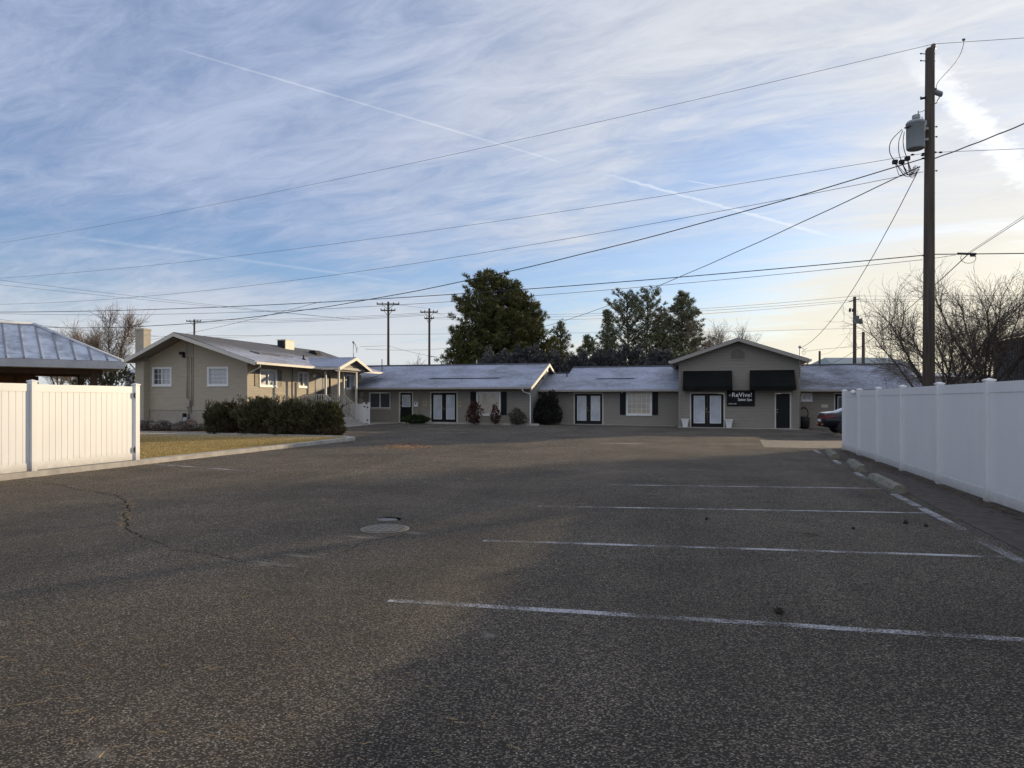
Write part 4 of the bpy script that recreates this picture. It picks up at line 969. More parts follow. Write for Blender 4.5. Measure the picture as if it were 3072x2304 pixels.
# arched gable vent
mb = MB(); cu, cz = 1.83, 4.35; pts = [(cu - 0.4, cz - 0.22)] + [(cu + 0.4 * math.cos(a), cz + 0.05 + 0.32 * math.sin(a)) for a in lin(math.pi, 0, 11)] + [(cu + 0.4, cz - 0.22)]
mb.prism([(a, RV - 0.002, z) for a, z in pts], (0, -0.03, 0)); gv_ = mb.build('gable_vent', M_SHUTB, sf)
mb = MB()
for k in range(9):
    z = cz - 0.17 + k * 0.055; hw = 0.36 if z < cz + 0.05 else 0.36 * math.sqrt(max(0, 1 - ((z - cz - 0.05) / 0.3) ** 2))
    if hw > 0.03: F3.box(mb, cu - hw, cu + hw, z, z + 0.018, 0.033, 0.05)
mb.build('vent_slats', M_SHUTB, gv_)
F3.box(MB(), 0, 1, 0, 1, 0, 1)
mb = MB(); F3.box(mb, cu - 0.47, cu + 0.47, cz - 0.29, cz - 0.23, 0.002, 0.05); mb.build('vent_sill', M_SID, sf)
def awning(u0, u1):
    zt, zb_, pr, va = 3.42, 2.45, 0.80, 0.25
    mb = MB()
    A = lambda n: [(u, RV - n, 0) for u in (u0, u1)]
    fl_, ft = 0.02, 0.03
    vs = [(u0 + .02, RV - 0.03, zt), (u1 - .02, RV - 0.03, zt), (u1, RV - pr, zb_), (u0, RV - pr, zb_), (u1, RV - pr, zb_ - va), (u0, RV - pr, zb_ - va), (u1, RV - 0.03, zb_), (u0, RV - 0.03, zb_), (u1, RV - 0.03, zb_ - va), (u0, RV - 0.03, zb_ - va)]
    mb.add(vs, [(0, 1, 2, 3), (3, 2, 4, 5), (0, 3, 7), (1, 6, 2), (7, 3, 5, 9), (2, 6, 8, 4)])
    o = mb.build('awning', M_AWN, sf)
    n = 4; mb = MB()
    for i in range(n + 1):
        u = u0 + 0.04 + (u1 - u0 - 0.08) * i / n; mb.bar((u, RV - 0.05, zt - 0.06), (u, RV - pr + 0.03, zb_ - 0.04), 0.025); 
    mb.bar((u0 + .02, RV - pr + .03, zb_ - va + .03), (u1 - .02, RV - pr + .03, zb_ - va + .03), 0.025)
    mb.build('awning_frame', M_GALV, o)
awning(-1.42, 1.50); awning(2.50, 5.06)
# service mast on the right eave
mb = MB(); mu, mv_ = 5.35, 45.25; mb.tube([(mu, mv_, 3.0), (mu, mv_, 4.75)], 0.03, 8); mb.lathe((mu, mv_, 4.75), [(0.05, -0.06), (0.1, 0), (0.06, 0.1)], 10)
mb.tube([(mu, mv_, 4.8), (mu + 0.2, mv_, 4.65), (mu + 0.33, mv_, 4.4), (mu + 0.2, mv_, 4.3), (mu + 0.1, mv_, 4.45), (mu + .3, mv_, 4.62), (mu + .38, mv_, 4.7)], 0.014, 6); mb.build('service_mast', M_GALV, sf)
# sign
sg = Root('salon_sign', (2.0, 45.2, 1.75), 'black salon name sign with white lettering between the doors', 'sign')
mb = MB(); F3.box(mb, 1.22, 2.78, 1.27, 2.19, 0.004, 0.045); mb.build('sign_board', M_SIGN, sg)
mb = MB(); F3.ring(mb, 1.19, 2.81, 1.245, 2.21, 0.028, 0.003, 0.055); mb.build('sign_frame', M_DARK, sg)
def text(txt, size, uc, zc, root, name, offset=0.0, m=M_LETTER, align='CENTER', sx=1.0, shear=0.0, f=F3, n=0.052, space=1.0):
    cu = bpy.data.curves.new(name, 'FONT'); cu.body = txt; cu.size = size; cu.offset = offset; cu.extrude = 0.003; cu.align_x = align; cu.shear = shear; cu.space_character = space
    t = bpy.data.objects.new(name, cu); col.objects.link(t); bpy.context.view_layer.update()
    me = bpy.data.meshes.new_from_object(t.evaluated_get(bpy.context.evaluated_depsgraph_get())); bpy.data.objects.remove(t)
    P = Vector(f.p(uc, zc, n))
    for v in me.vertices:
        x, y, z = v.co; v.co = P + Vector((x * sx, -z, y)) - root.org
    me.materials.clear(); me.materials.append(m); o = bpy.data.objects.new(name, me); col.objects.link(o); o.parent = root.o; return o
text('ReVive!', 0.37, 2.66, 1.81, sg, 'lettering', 0.003, align='RIGHT', sx=1.0, space=1.04)
# slab serifs for the display letters
text('Salon Spa', 0.215, 2.65, 1.575, sg, 'lettering', 0.003, align='RIGHT')
text('208 412 4080', 0.085, 1.28, 1.36, sg, 'lettering', 0.001, align='LEFT')
mb = MB(); c0 = (1.36, 1.91)
mb.tube([F3.p(c0[0] + 0.05 * math.cos(a), c0[1] + 0.05 * math.sin(a), 0.05) for a in lin(0.6, 6.0, 14)], 0.008, 4); mb.tube([F3.p(c0[0] - 0.01, c0[1] + 0.02, 0.05), F3.p(c0[0] + 0.03, c0[1] - 0.01, 0.05), F3.p(c0[0] + 0.05, c0[1] + 0.04, 0.05)], 0.008, 4); mb.build('emblem', M_LETTER, sg)

# ------------------------------------------------------------------ right wing
rw = Root('salon_wing', (8, 47.3, -0.15), 'low right wing with patchy frosted roof behind the dark car', 'building')
H = [window(rw, F2, 5.66, 6.31, 1.55, 2.05, G_BLIND, True, frame=M_WHITE),
     door(rw, F2, 7.55, 8.55, -0.17, 2.05, 1, (0.14, 0.3, 0.14), 'l', M_TRIM, 0.06, G_DARK)]
mb = MB(); F2.sheet(mb, 5.32, 12.2, -0.4, 2.36, H); mb.add([(12.2, 47.3, -0.4), (12.2, 56.7, -0.4), (12.2, 56.7, 2.3), (12.2, 52, 3.9), (12.2, 47.3, 2.4)], [(0, 1, 2, 3, 4)]); mb.build('wall', M_SID, rw)
zq = lambda v: 2.27 + 0.33 * (v - 46.7)
mb = MB(); mb.slab([(5.33, 46.7, zq(46.7)), (12.45, 46.7, zq(46.7)), (12.45, 52, zq(52)), (5.33, 52, zq(52))], 0.06); mb.slab([(5.33, 52, zq(52)), (12.45, 52, zq(52)), (12.45, 57.3, zq(46.7)), (5.33, 57.3, zq(46.7))], 0.06)
rfR = mb.build('roof', mat('patchy_frosted_shingles', rough=0.8, fn=f_roof(0.10)), rw)
mb = MB(); mb.box((5.35, 46.6, zq(46.7) - 0.13), (12.45, 46.697, zq(46.7) - 0.02)); mb.build_each('gutter', M_TRIMB, rw)
mb = MB(); mb.box((5.35, 46.72, zq(46.7) - 0.16), (12.4, 47.298, zq(46.7) - 0.13)); mb.build('soffit', M_SOFFIT, rw)
MB().prism([(5.35, 51.8, zq(52) - 0.02), (5.35, 52, zq(52) + 0.05), (5.35, 52.2, zq(52) - 0.02)], (7.1, 0, 0)).build('ridge_cap', MATS['dark_ridge'], rfR)
mb = MB(); mb.tube([(5.55, 48.7, zq(48.7)), (5.55, 48.7, zq(48.7) + 0.4)], 0.05, 8); mb.tube([(5.75, 48.3, zq(48.3)), (5.75, 48.3, zq(48.3) + 0.5)], 0.04, 8); mb.build_each('vent_pipe', M_GALV, rfR)
mb = MB(); F2.box(mb, 6.83, 7.2, 1.16, 1.34, 0.002, 0.02); o = mb.build('wall_sign', M_TRIM, org=(7, 47.3, 1.2)); tag(o, 'small blank pale plaque on the right wing wall above the car', 'sign')

# ------------------------------------------------------------------ wall notices, mailbox, planters, bin
def notice(u0, u1, z0, z1, label):
    o = Root('wall_notice', ((u0 + u1) / 2, 44.4, z0), label, 'notice', 'yellow notices on the left wing')
    mb = MB(); F1.box(mb, u0, u1, z0, z1, 0.002, 0.016); mb.build('board', M_YEL, o)
    mb = MB(); w_ = u1 - u0; h = z1 - z0
    for (a, b_, c, d) in ((.12, .88, .86, .94), (.14, .86, .74, .80), (.1, .3, .30, .66), (.38, .62, .5, .66), (.38, .62, .30, .42), (.70, .88, .34, .66), (.25, .75, .12, .22)):
        F1.box(mb, u0 + a * w_, u0 + b_ * w_, z0 + c * h, z0 + d * h, 0.0165, 0.019)
    mb.build('print', M_INK, o)
notice(on_px(1270.5, 44.4), on_px(1280, 44.4), 1.22, 1.58, 'yellow notice on the wall between single door and french doors')
notice(on_px(1373.5, 44.4), on_px(1383.5, 44.4), 1.19, 1.55, 'yellow notice on the wall right of the left french doors')
ml = Root('mailbox', (-18.7, 44.4, 1.2), 'white wall mailbox with dark flap right of the single black door', 'mailbox')
a, b_ = on_px(1244, 44.4), on_px(1255, 44.4)
mb = MB(); F1.box(mb, a, b_, 1.17, 1.5, 0.002, 0.12); mb.build('box', M_WHITE, ml)
mb = MB(); F1.box(mb, a + 0.03, b_ - 0.06, 1.40, 1.45, 0.1205, 0.135); F1.box(mb, a + 0.09, a + 0.13, 1.3, 1.4, 0.1205, 0.13); mb.build('flap', M_DARK, ml)
pp = None
for u, lab in ((-1.275, 'white tapered planter standing left of the salon french doors'), (1.30, 'white tapered planter standing right of the salon french doors')):
    z = gz(u, 44.9) + 0.03
    if pp is None:
        pp = Root('planter', (u, 44.95, z), lab, 'planter', 'white planters by the salon doors'); b0, t0 = 0.135, 0.215
        mb = MB(); mb.hexa([(u - b0, 44.95 - b0, z), (u + b0, 44.95 - b0, z), (u + b0, 44.95 + b0, z), (u - b0, 44.95 + b0, z), (u - t0, 44.95 - t0, z + 0.46), (u + t0, 44.95 - t0, z + 0.46), (u + t0, 44.95 + t0, z + 0.46), (u - t0, 44.95 + t0, z + 0.46)]); mb.build('pot', M_WHITE, pp)
        mb = MB(); t1 = 0.235
        for (x0, y0, x1, y1) in ((-t1, -t1, t1, -t1 + .04), (-t1, t1 - .04, t1, t1), (-t1, -t1 + .04, -t1 + .04, t1 - .04), (t1 - .04, -t1 + .04, t1, t1 - .04)): mb.box((u + x0, 44.95 + y0, z + 0.461), (u + x1, 44.95 + y1, z + 0.50))
        mb.build('rim', M_WHITE, pp)
        mb = MB(); mb.box((u - 0.19, 44.76, z + 0.461), (u + 0.19, 45.14, z + 0.475)); mb.build('soil', M_MULCH, pp)
    else:
        c = copy_tree(pp.o); c.location = W(u, 44.95, z); c['label'] = lab
bn = Root('covered_bin', (5.7, 46.3, gz(5.7, 46.3)), 'black covered round bin with tall arched handle beside the salon corner', 'bin')
zb = gz(5.7, 46.3)
mb = MB(); mb.lathe((5.72, 46.5, zb), [(0.24, 0), (0.31, 0.12), (0.34, 0.45), (0.32, 0.68), (0.2, 0.74)], 20); mb.build('body', M_DARK, bn)
mb = MB(); mb.tube([(5.72 + 0.26 * math.cos(a), 46.6, zb + 0.95 + 0.34 * math.sin(a) - 0.02) for a in lin(-0.6, math.pi + 0.6, 14)], 0.03, 6); mb.tube([(5.6, 46.55, zb + 1.27), (5.84, 46.55, zb + 1.27)], 0.04, 6); mb.build('handle', M_DARK, bn)

# ------------------------------------------------------------------ car (rear end shows past the fence)
def f_carpaint(T, b, co):
    b.inputs['Base Color'].default_value = (0.010, 0.011, 0.016, 1); b.inputs['Coat Weight'].default_value = 0.35; b.inputs['Coat Roughness'].default_value = 0.06; b.inputs['Specular IOR Level'].default_value = 0.3
    n = T.noise(co, 30, 3); T.t.links.new(T.rng(n, 0, 1, 0.25, 0.4), b.inputs['Roughness'])
M_CAR = mat('dark_car_paint', rough=0.3, fn=f_carpaint)
def f_carfrost(T, b, co):
    s = T.n('ShaderNodeSeparateXYZ', {0: co}); n = T.noise(co, 6, 4)
    T.t.links.new(T.mix(T.rng(n, 0.4, 0.6), (0.6, 0.63, 0.68), (0.72, 0.75, 0.80)), b.inputs['Base Color'])
M_FROST = mat('frost_layer', rough=0.8, fn=f_carfrost)
cx, cy = P3(2470, 0, 35.6)[0], 35.6
zc = -0.04
car = Root('parked_car', (15.75 + 1.80, 35.0 - 0.3, zc), 'dark sedan with frosted boot lid parked behind the end of the white fence', 'car', rot=R(-11.5), world=True)
# local: x forward, y left; rear at x=-2.3
st = [(-2.35, .50, .62, .80, .42), (-2.30, .78, .46, .92, .35), (-2.15, .86, .32, 1.02, .30), (-1.6, .90, .26, 1.04, .24), (-0.9, .91, .22, .98, .22), (0.6, .91, .22, .95, .22), (1.5, .90, .22, .92, .24), (2.05, .84, .28, .80, .28), (2.35, .62, .38, .66, .34)]
vs = []; N = 10
for (x, hw, zb_, zt, _) in st:
    ring = [(-hw * .88, zb_), (-hw, zb_ + (zt - zb_) * .25), (-hw, zb_ + (zt - zb_) * .62), (-hw * .94, zb_ + (zt - zb_) * .9), (-hw * .75, zt), (hw * .75, zt), (hw * .94, zb_ + (zt - zb_) * .9), (hw, zb_ + (zt - zb_) * .62), (hw, zb_ + (zt - zb_) * .25), (hw * .88, zb_)]
    vs += [(x, y, z) for y, z in ring]
fs = [(i * N + k, i * N + (k + 1) % N, (i + 1) * N + (k + 1) % N, (i + 1) * N + k) for i in range(len(st) - 1) for k in range(N)] + [tuple(range(N)), tuple((len(st) - 1) * N + k for k in range(N))[::-1]]
MB().add(vs, fs, True).build('body', M_CAR, car)
def cabin(scale, z_add, m, name, zs=(1.0, 1.03, 1.30, 1.40, 1.42, 1.38, 1.1, 0.93), xs=(-1.95, -1.75, -0.95, -0.5, 0.2, 0.7, 1.3, 1.45)):
    vs = []
    for x, z in zip(xs, zs):
        zb_ = 0.95; t = min(1, max(0, (z - zb_) / 0.47)); hw = (0.80 - 0.17 * t) * scale
        vs += [(x * scale, -0.80 * scale, zb_ - .03), (x * scale, -hw, z + z_add - .04 * t), (x * scale, -hw * .85, z + z_add), (x * scale, hw * .85, z + z_add), (x * scale, hw, z + z_add - .04 * t), (x * scale, 0.80 * scale, zb_ - .03)]
    n = len(xs); fs = [(i * 6 + k, i * 6 + k + 1, (i + 1) * 6 + k + 1, (i + 1) * 6 + k) for i in range(n - 1) for k in range(5)] + [tuple(range(6)), tuple((n - 1) * 6 + k for k in range(6))[::-1]]
    return MB().add(vs, fs, True).build(name, m, car)
cabin(1.0, 0, G_CAR, 'windows')
mb = MB(); mb.hexa([(-0.95, -.56, 1.305), (0.75, -.56, 1.365), (0.75, .56, 1.365), (-0.95, .56, 1.305), (-0.93, -.54, 1.36), (0.7, -.54, 1.44), (0.7, .54, 1.44), (-0.93, .54, 1.36)]); mb.build('roof_panel', M_FROST, car)
mb = MB(); mb.hexa([(-2.22, -.68, .99), (-1.62, -.62, 1.04), (-1.62, .62, 1.04), (-2.22, .68, .99), (-2.24, -.66, 1.035), (-1.6, -.60, 1.10), (-1.6, .60, 1.10), (-2.24, .66, 1.035)]); mb.build('boot_lid', M_FROST, car, label='frost covered boot lid')
mb = MB(); mb.hexa([(-1.62, -.58, 1.08), (-.98, -.52, 1.33), (-.98, .52, 1.33), (-1.62, .58, 1.08), (-1.6, -.57, 1.115), (-.97, -.5, 1.365), (-.97, .5, 1.365), (-1.6, .57, 1.115)]); mb.build('rear_window', M_FROST, car)
M_TAIL = mat('tail_lamp_red', (0.16, 0.006, 0.010), 0.2)
M_REFL = mat('orange_reflector', (0.55, 0.14, 0.03), 0.3)
for sgn in (-1, 1):
    mb = MB(); y0, y1, y2 = sgn * .42, sgn * .85, sgn * .945
    mb.hexa([(-2.385, y0, .76), (-2.29, y1, .77), (-2.15, y1 * .85, .77), (-2.2, y0, .76), (-2.375, y0, .90), (-2.27, y1, .93), (-2.15, y1 * .85, .93), (-2.2, y0, .90)])
    mb.hexa([(-2.288, y1, .77), (-1.82, y2, .84), (-1.82, y2 * .9, .84), (-2.15, y1 * .86, .77), (-2.268, y1, .93), (-1.86, y2 * .985, .94), (-1.86, y2 * .9, .94), (-2.15, y1 * .86, .93)])
    mb.build('tail_lamp', M_TAIL, car)
mb = MB(); mb.hexa([(-2.30, -.6, .36), (-2.30, .6, .36), (-2.2, .6, .36), (-2.2, -.6, .36), (-2.39, -.56, .43), (-2.39, .56, .43), (-2.2, .6, .43), (-2.2, -.6, .43)]); mb.build('bumper_trim', M_DARK, car)
MB().box((-2.375, .35, .44), (-2.33, .62, .50)).build('reflector', M_REFL, car); MB().box((-2.375, -.62, .44), (-2.33, -.35, .50)).build('reflector', M_REFL, car)
mb = MB(); mb.box((-2.40, -.26, .60), (-2.36, .26, .72)); mb.build('number_plate', M_WHITE, car)
for x in (-1.42, 1.42):
    for y in (-0.82, 0.82):
        mb = MB(); mb.lathe((x, y, 0.32), [(0.24, -0.11), (0.31, -0.10), (0.325, -0.05), (0.325, 0.05), (0.31, 0.10), (0.24, 0.11)], 24, 'Y'); wh = mb.build('wheel', M_RUB, car)
        m_ = MB(); m_.lathe((x, y, 0.32), [(0.05, -0.115), (0.22, -0.105), (0.235, 0), (0.22, 0.105), (0.05, 0.115)], 20, 'Y'); m_.build('rim', M_GALV, wh)

# ------------------------------------------------------------------ pavilion on the left
C0 = Vector((-13.16, 24.0, 0)); pa = math.atan2(-0.618, -0.786)
pv = Root('pavilion', (C0.x, C0.y, 0.0), 'brown timber pavilion with ribbed frosted metal roof behind the left fence', 'pavilion', rot=pa, world=True)
# local: x runs along the front eave away from the corner, y (to the right of x seen from above) ...
def PL(x, n, z): return (x, -n, z)        # n = distance back from the front eave
Zf, Zt, RZ, HW, LE = 2.92, 2.66, 4.19, 2.34, 9.0
mb = MB()
mb.add([PL(0, 0, Zf), PL(LE, 0, Zf), PL(LE - HW, HW, RZ), PL(HW, HW, RZ)], [(0, 1, 2, 3)]); mb.add([PL(0, 0, Zf), PL(HW, HW, RZ), PL(0, 2 * HW, Zf)], [(0, 1, 2)])
mb.add([PL(0, 2 * HW, Zf), PL(HW, HW, RZ), PL(LE - HW, HW, RZ), PL(LE, 2 * HW, Zf)], [(0, 1, 2, 3)]); mb.add([PL(LE, 0, Zf), PL(LE, 2 * HW, Zf), PL(LE - HW, HW, RZ)], [(0, 1, 2)])
mb.add([PL(0.1, 0.1, Zt + .12), PL(LE - .1, 0.1, Zt + .12), PL(LE - .1, 2 * HW - .1, Zt + .12), PL(0.1, 2 * HW - .1, Zt + .12)], [(0, 1, 2, 3)])
prf = mb.build('roof', M_MROOF, pv)
mb = MB(); x = 0.45
while x < LE - 0.3:
    t = min(x, LE - x, HW); sl = (RZ - Zf) / HW
    mb.hexa([PL(x - .03, 0.01, Zf + .0), PL(x + .03, 0.01, Zf + .0), PL(x + .03, t, Zf + sl * t), PL(x - .03, t, Zf + sl * t), PL(x - .02, 0.0, Zf + .055), PL(x + .02, 0.0, Zf + .055), PL(x + .02, t, Zf + sl * t + .055), PL(x - .02, t, Zf + sl * t + .055)]); x += 0.46
n_ = 0.45
while n_ < 2 * HW - .2:
    t = min(n_, 2 * HW - n_)
    mb.hexa([PL(0.01, n_ - .03, Zf), PL(0.01, n_ + .03, Zf), PL(t, n_ + .03, Zf + sl * t), PL(t, n_ - .03, Zf + sl * t), PL(0, n_ - .02, Zf + .055), PL(0, n_ + .02, Zf + .055), PL(t, n_ + .02, Zf + sl * t + .055), PL(t, n_ - .02, Zf + sl * t + .055)]); n_ += 0.46
mb.build('roof_rib', mat('metal_rib', (0.17, 0.20, 0.25), 0.5), prf)
mb = MB(); mb.tube([PL(0, 0, Zf + .01), PL(HW, HW, RZ + .03)], 0.06, 6); mb.tube([PL(0, 2 * HW, Zf + .01), PL(HW, HW, RZ + .03)], 0.06, 6); mb.tube([PL(HW, HW, RZ + .03), PL(LE - HW, HW, RZ + .03)], 0.06, 6); mb.build('ridge_flashing', mat('pale_flashing', (0.5, 0.52, 0.56), 0.5), prf)
mb = MB()
for a, b_ in ((PL(-.02, 0, 0), PL(LE, -0.04, 0)), (PL(-.02, 2 * HW, 0), PL(LE, 2 * HW + .04, 0)), (PL(-.06, -.04, 0), PL(-.02, 2 * HW + .04, 0))): mb.box((a[0], a[1], Zt), (b_[0], b_[1], Zf - 0.01))
mb.build_each('fascia', mat('grey_fascia', (0.40, 0.41, 0.43), 0.6), pv)
for x in (0.75, 3.6, 6.4, LE - .6):
    for n_ in (0.75, 2 * HW - 0.75): MB().box(PL(x - .1, n_ - .1, 0.05), PL(x + .1, n_ + .1, 2.66)).build('pavilion_post', M_BROWN, pv)
mb = MB(); 
for n_ in (0.75, 2 * HW - .75): mb.box(PL(0.5, n_ - .06, 2.48), PL(LE - .4, n_ + .06, 2.659))
mb.box(PL(0.69, 0.82, 2.40), PL(0.81, 2 * HW - .82, 2.655)); mb.build_each('beam', M_BROWN, pv)
mb = MB(); mb.box(PL(2.15, 2 * HW - .72, 0.1), PL(LE - .7, 2 * HW - .68, 2.66)); mb.build('back_panel', M_BROWNP, pv)
mb = MB()
for x in (2.12, 2.75, 3.4, 4.1, 4.8): mb.box(PL(x - .05, 2 * HW - .82, 0.1), PL(x + .05, 2 * HW - .73, 2.47))
mb.build_each('batten', M_BROWN, pv)

# ------------------------------------------------------------------ far sheds
u0 = 13.6
sh = Root('metal_shed', (u0, 25, 0), 'tall dark grey ribbed metal shed at the far right edge', 'shed')
mb = MB(); ZS = 4.55
mb.box((u0 + 0.05, 24.0, 0), (u0 + 12, 40.0, ZS - 0.1))
mb.prism([(u0 - 0.15, 23.9, ZS), (u0 + 12.2, 23.9, ZS), (u0 + 12.2, 23.9, ZS + .35), (u0 + 6, 23.9, ZS + 1.2)], (0, 0.0, 0))
v = 24.0
while v < 40:
    mb.box((u0, v, 0), (u0 + 0.05, v + 0.06, ZS - 0.1)); v += 0.3
mb.build('wall', M_SHED, sh)
mb = MB(); mb.slab([(u0 - 0.2, 23.8, ZS), (u0 + 6, 23.8, ZS + 1.3), (u0 + 6, 40.3, ZS + 1.3), (u0 - .2, 40.3, ZS)], 0.08); mb.slab([(u0 + 6, 23.8, ZS + 1.3), (u0 + 12.2, 23.8, ZS), (u0 + 12.2, 40.3, ZS), (u0 + 6, 40.3, ZS + 1.3)], 0.08); mb.build('roof', M_SHED, sh)
def far_building(px0, px1, ytop, D, depth, label, inset=18, name='warehouse', yeave=None, wallm=M_FARWALL, roofm=M_FARROOF):
    a, b_ = P3(px0, yeave or ytop + 24, D), P3(px1, yeave or ytop + 24, D); zt = P3(px0, ytop, D + depth / 2)[2]
    R_ = Root(name, (a.x, a.y, 0), label, 'building', rot=0.0, world=True); Lx = b_.x - a.x
    zE = a.z
    MB().box((0, 0, -0.2), (Lx, depth, zE)).build('wall', wallm, R_)
    i_ = inset / F * D; mb = MB()
    q = [(-.4, -.4, zE), (Lx + .4, -.4, zE), (Lx + .4, depth + .4, zE), (-.4, depth + .4, zE), (i_, depth / 2, zt), (Lx - i_, depth / 2, zt)]
    mb.add(q, [(0, 1, 5, 4), (1, 2, 5), (2, 3, 4, 5), (3, 0, 4), (3, 2, 1, 0)]); mb.build('roof', roofm, R_)
    return R_
far_building(2508, 2745, 1073, 75, 8, 'far low building with grey green hipped roof behind the right wing', 16)
far_building(2740, 2990, 1118, 60, 6, 'distant pale low building seen through the bare trees', 2, name='outbuilding', yeave=1130, roofm=mat('pale_far_roof', (0.42, 0.46, 0.52), 0.6))
far_building(376, 402, 1108, 70, 3, 'tiny pale shed between fence end and chimney', 2, name='garden_shed', yeave=1118, roofm=MATS['pale_far_roof'])

# ------------------------------------------------------------------ poles
POLES = {}
def pole_base(name, px, D, ztop, r0, r1, label, group=None, zb_=-0.1, lean=0.0):
    p = P3(px, 0, D); rt = Root(name, (p.x, p.y, 0.0), label, 'utility pole', group, rot=0.0, world=True)
    MB().tube([(0, 0, zb_), (lean / 2, 0, ztop / 2), (lean, 0, ztop - 0.05), (lean, 0, ztop)], [r0, (r0 + r1) / 2, r1, r1 * 0.8], 20).build('pole', M_POLE, rt); return rt, p
PD = 19.0
up, pp0 = pole_base('utility_pole', 2785, PD, 11.02, 0.160, 0.112, 'tall dark wooden pole with grey transformer rising behind the right fence', lean=0.045)
def pl(px, py, D=PD): q = P3(px, py, D); return (q.x - pp0.x, q.y - pp0.y, q.z)
mb = MB(); mb.tube([pl(2798, 152), pl(2800, 138)], 0.018, 8); c = pl(2800, 137)
mb.lathe((c[0], c[1], c[2] - 0.03), [(0.04, -0.07), (0.075, -0.03), (0.045, 0.0), (0.07, 0.03), (0.03, 0.08)], 12); mb.build('insulator', M_PORC, up)
mb = MB()
for y in (162, 183, 381, 411, 513):
    sx = -1 if y < 200 else 1
    a = pl(2785, y); mb.tube([(a[0] + sx * 0.08, a[1], a[2]), (a[0] + sx * 0.22, a[1] - .02, a[2])], 0.011, 6); mb.tube([(a[0] + sx * .2, a[1] - .02, a[2]), (a[0] + sx * .225, a[1] - .02, a[2])], 0.02, 6)
for y in (162, 183): a = pl(2802, y); mb.tube([(a[0] - .05, a[1], a[2]), (a[0] + .03, a[1], a[2])], 0.013, 6)
mb.build_each('bolt', M_DARK, up)
# cut-out fuse and arrester on the right, bracket on the left
mb = MB(); a, b_ = pl(2802, 275), pl(2824, 283); mb.tube([a, b_], [0.055, 0.045], 10)
for t in (.2, .45, .7, .95): q = Vector(a).lerp(Vector(b_), t); mb.tube([q - Vector((.012, 0, 0)), q + Vector((.012, 0, 0))], 0.075, 10)
mb.tube([pl(2822, 285), pl(2814, 300), pl(2811, 308), pl(2800, 313)], 0.016, 6); mb.tube([pl(2800, 268), pl(2808, 270)], 0.05, 8); mb.build('fuse_cutout', M_TANK, up)
mb = MB(); mb.bar(pl(2782, 292), pl(2762, 296), 0.05); mb.tube([pl(2764, 296), pl(2762, 290)], 0.018, 6); mb.build('bracket', M_DARK, up)
# transformer tank: can, lid, bushings, mounting arms
ta, tb = pl(2739, 455), pl(2739, 372); tx, ty = ta[0], ta[1] - 0.12
tk = MB().lathe((tx, ty, 0), [(0.20, ta[2] + 0.02), (0.222, ta[2] + 0.05), (0.225, tb[2] - 0.06), (0.235, tb[2] - 0.055), (0.235, tb[2] - 0.02), (0.20, tb[2] + 0.025), (0.10, tb[2] + 0.05)], 28).build('transformer', M_TANK, up)
mb = MB(); mb.lathe((tx, ty, tb[2]), [(0.075, 0.07), (0.085, 0.10), (0.085, 0.18), (0.05, 0.2)], 12)
for k in range(4): mb.lathe((tx + .06, ty - .02, tb[2] + .1 + k * .03), [(0.03, 0), (0.05, .008), (0.03, .018)], 10)
mb.tube([(tx + .06, ty - .02, tb[2] + .2), (tx + .06, ty - .02, tb[2] + .3)], 0.014, 6); mb.build('bushing', M_TANK, tk)
mb = MB(); mb.box((tx + 0.22, ty - .03, tb[2] - .20), (-0.08, ty + .10, tb[2] - .14)); mb.box((tx + 0.20, ty - .03, ta[2] + .25), (-0.08, ty + .10, ta[2] + .31)); mb.tube([(tx + .25, ty, tb[2] + .03), (tx + .26, ty, tb[2] - .12)], 0.045, 8); mb.build('mount', M_TANK, tk)
mb = MB()
for k in range(3): mb.tube([(tx - .2, ty - .1 + .06 * k, tb[2] - .14), (tx - .29, ty - .12 + .06 * k, tb[2] - .15)], [0.03, 0.02], 8)
mb.build_each('terminal', M_PORC, tk)
mb = MB()
conn = [pl(2685, 486), pl(2705, 486), pl(2722, 476)]
for k, c in enumerate(conn):
    c = Vector(c); mb.box(c - Vector((.055, .05, .05)), c + Vector((.055, .05, .05)))
mb.build_each('connector', M_DARK, up)
mb = MB(); starts = [pl(2706, 388), pl(2708, 392), pl(2713, 396)]
for s_, c, bw in zip(starts, conn, (-.22, -.09, -.06)):
    s_, c = Vector(s_), Vector(c); m1 = s_.lerp(c, .35) + Vector((bw, 0, .0)); m2 = s_.lerp(c, .7) + Vector((bw * .9, 0, 0)); mb.curve([s_, m1, m2, c], 0.011, 6)
rq = random.Random(11)
for c in conn:
    for k in range(4):
        e = Vector(pl(2752 + rq.uniform(-12, 24), 508 + rq.uniform(-12, 8))); c_ = Vector(c); mid = c_.lerp(e, .45) + Vector((rq.uniform(-.1, .1), rq.uniform(-.05, .05), -0.18 - rq.random() * .14))
        mb.curve([c_, c_.lerp(mid, .6) + Vector((0, 0, -.06)), mid, mid.lerp(e, .6) + Vector((0, 0, -.05)), e], 0.008, 5)
mb.tube([pl(2752, 345), pl(2758, 336), pl(2766, 335), pl(2778, 329)], 0.008, 5); mb.tube([pl(2758, 350), pl(2768, 352), pl(2770, 365)], 0.008, 5)
mb.build_each('jumper_wire', M_CABLE, up)
mb = MB(); mb.tube([pl(2787, 700), pl(2784, 1000)], 0.0, 3) if False else None
for (px, py) in ((2805, 457), (2822, 457), (2770, 461), (2738, 464), (2768, 466), (2770, 475)): a = Vector(pl(px, py)); mb.tube([a - Vector((.05, 0, 0)), a, a + Vector((.05, 0, 0))], [.012, .03, .012], 8)
mb.tube([pl(2768, 767), pl(2802, 762)], 0.02, 6); mb.build_each('dead_end_clamp', M_DARK, up)

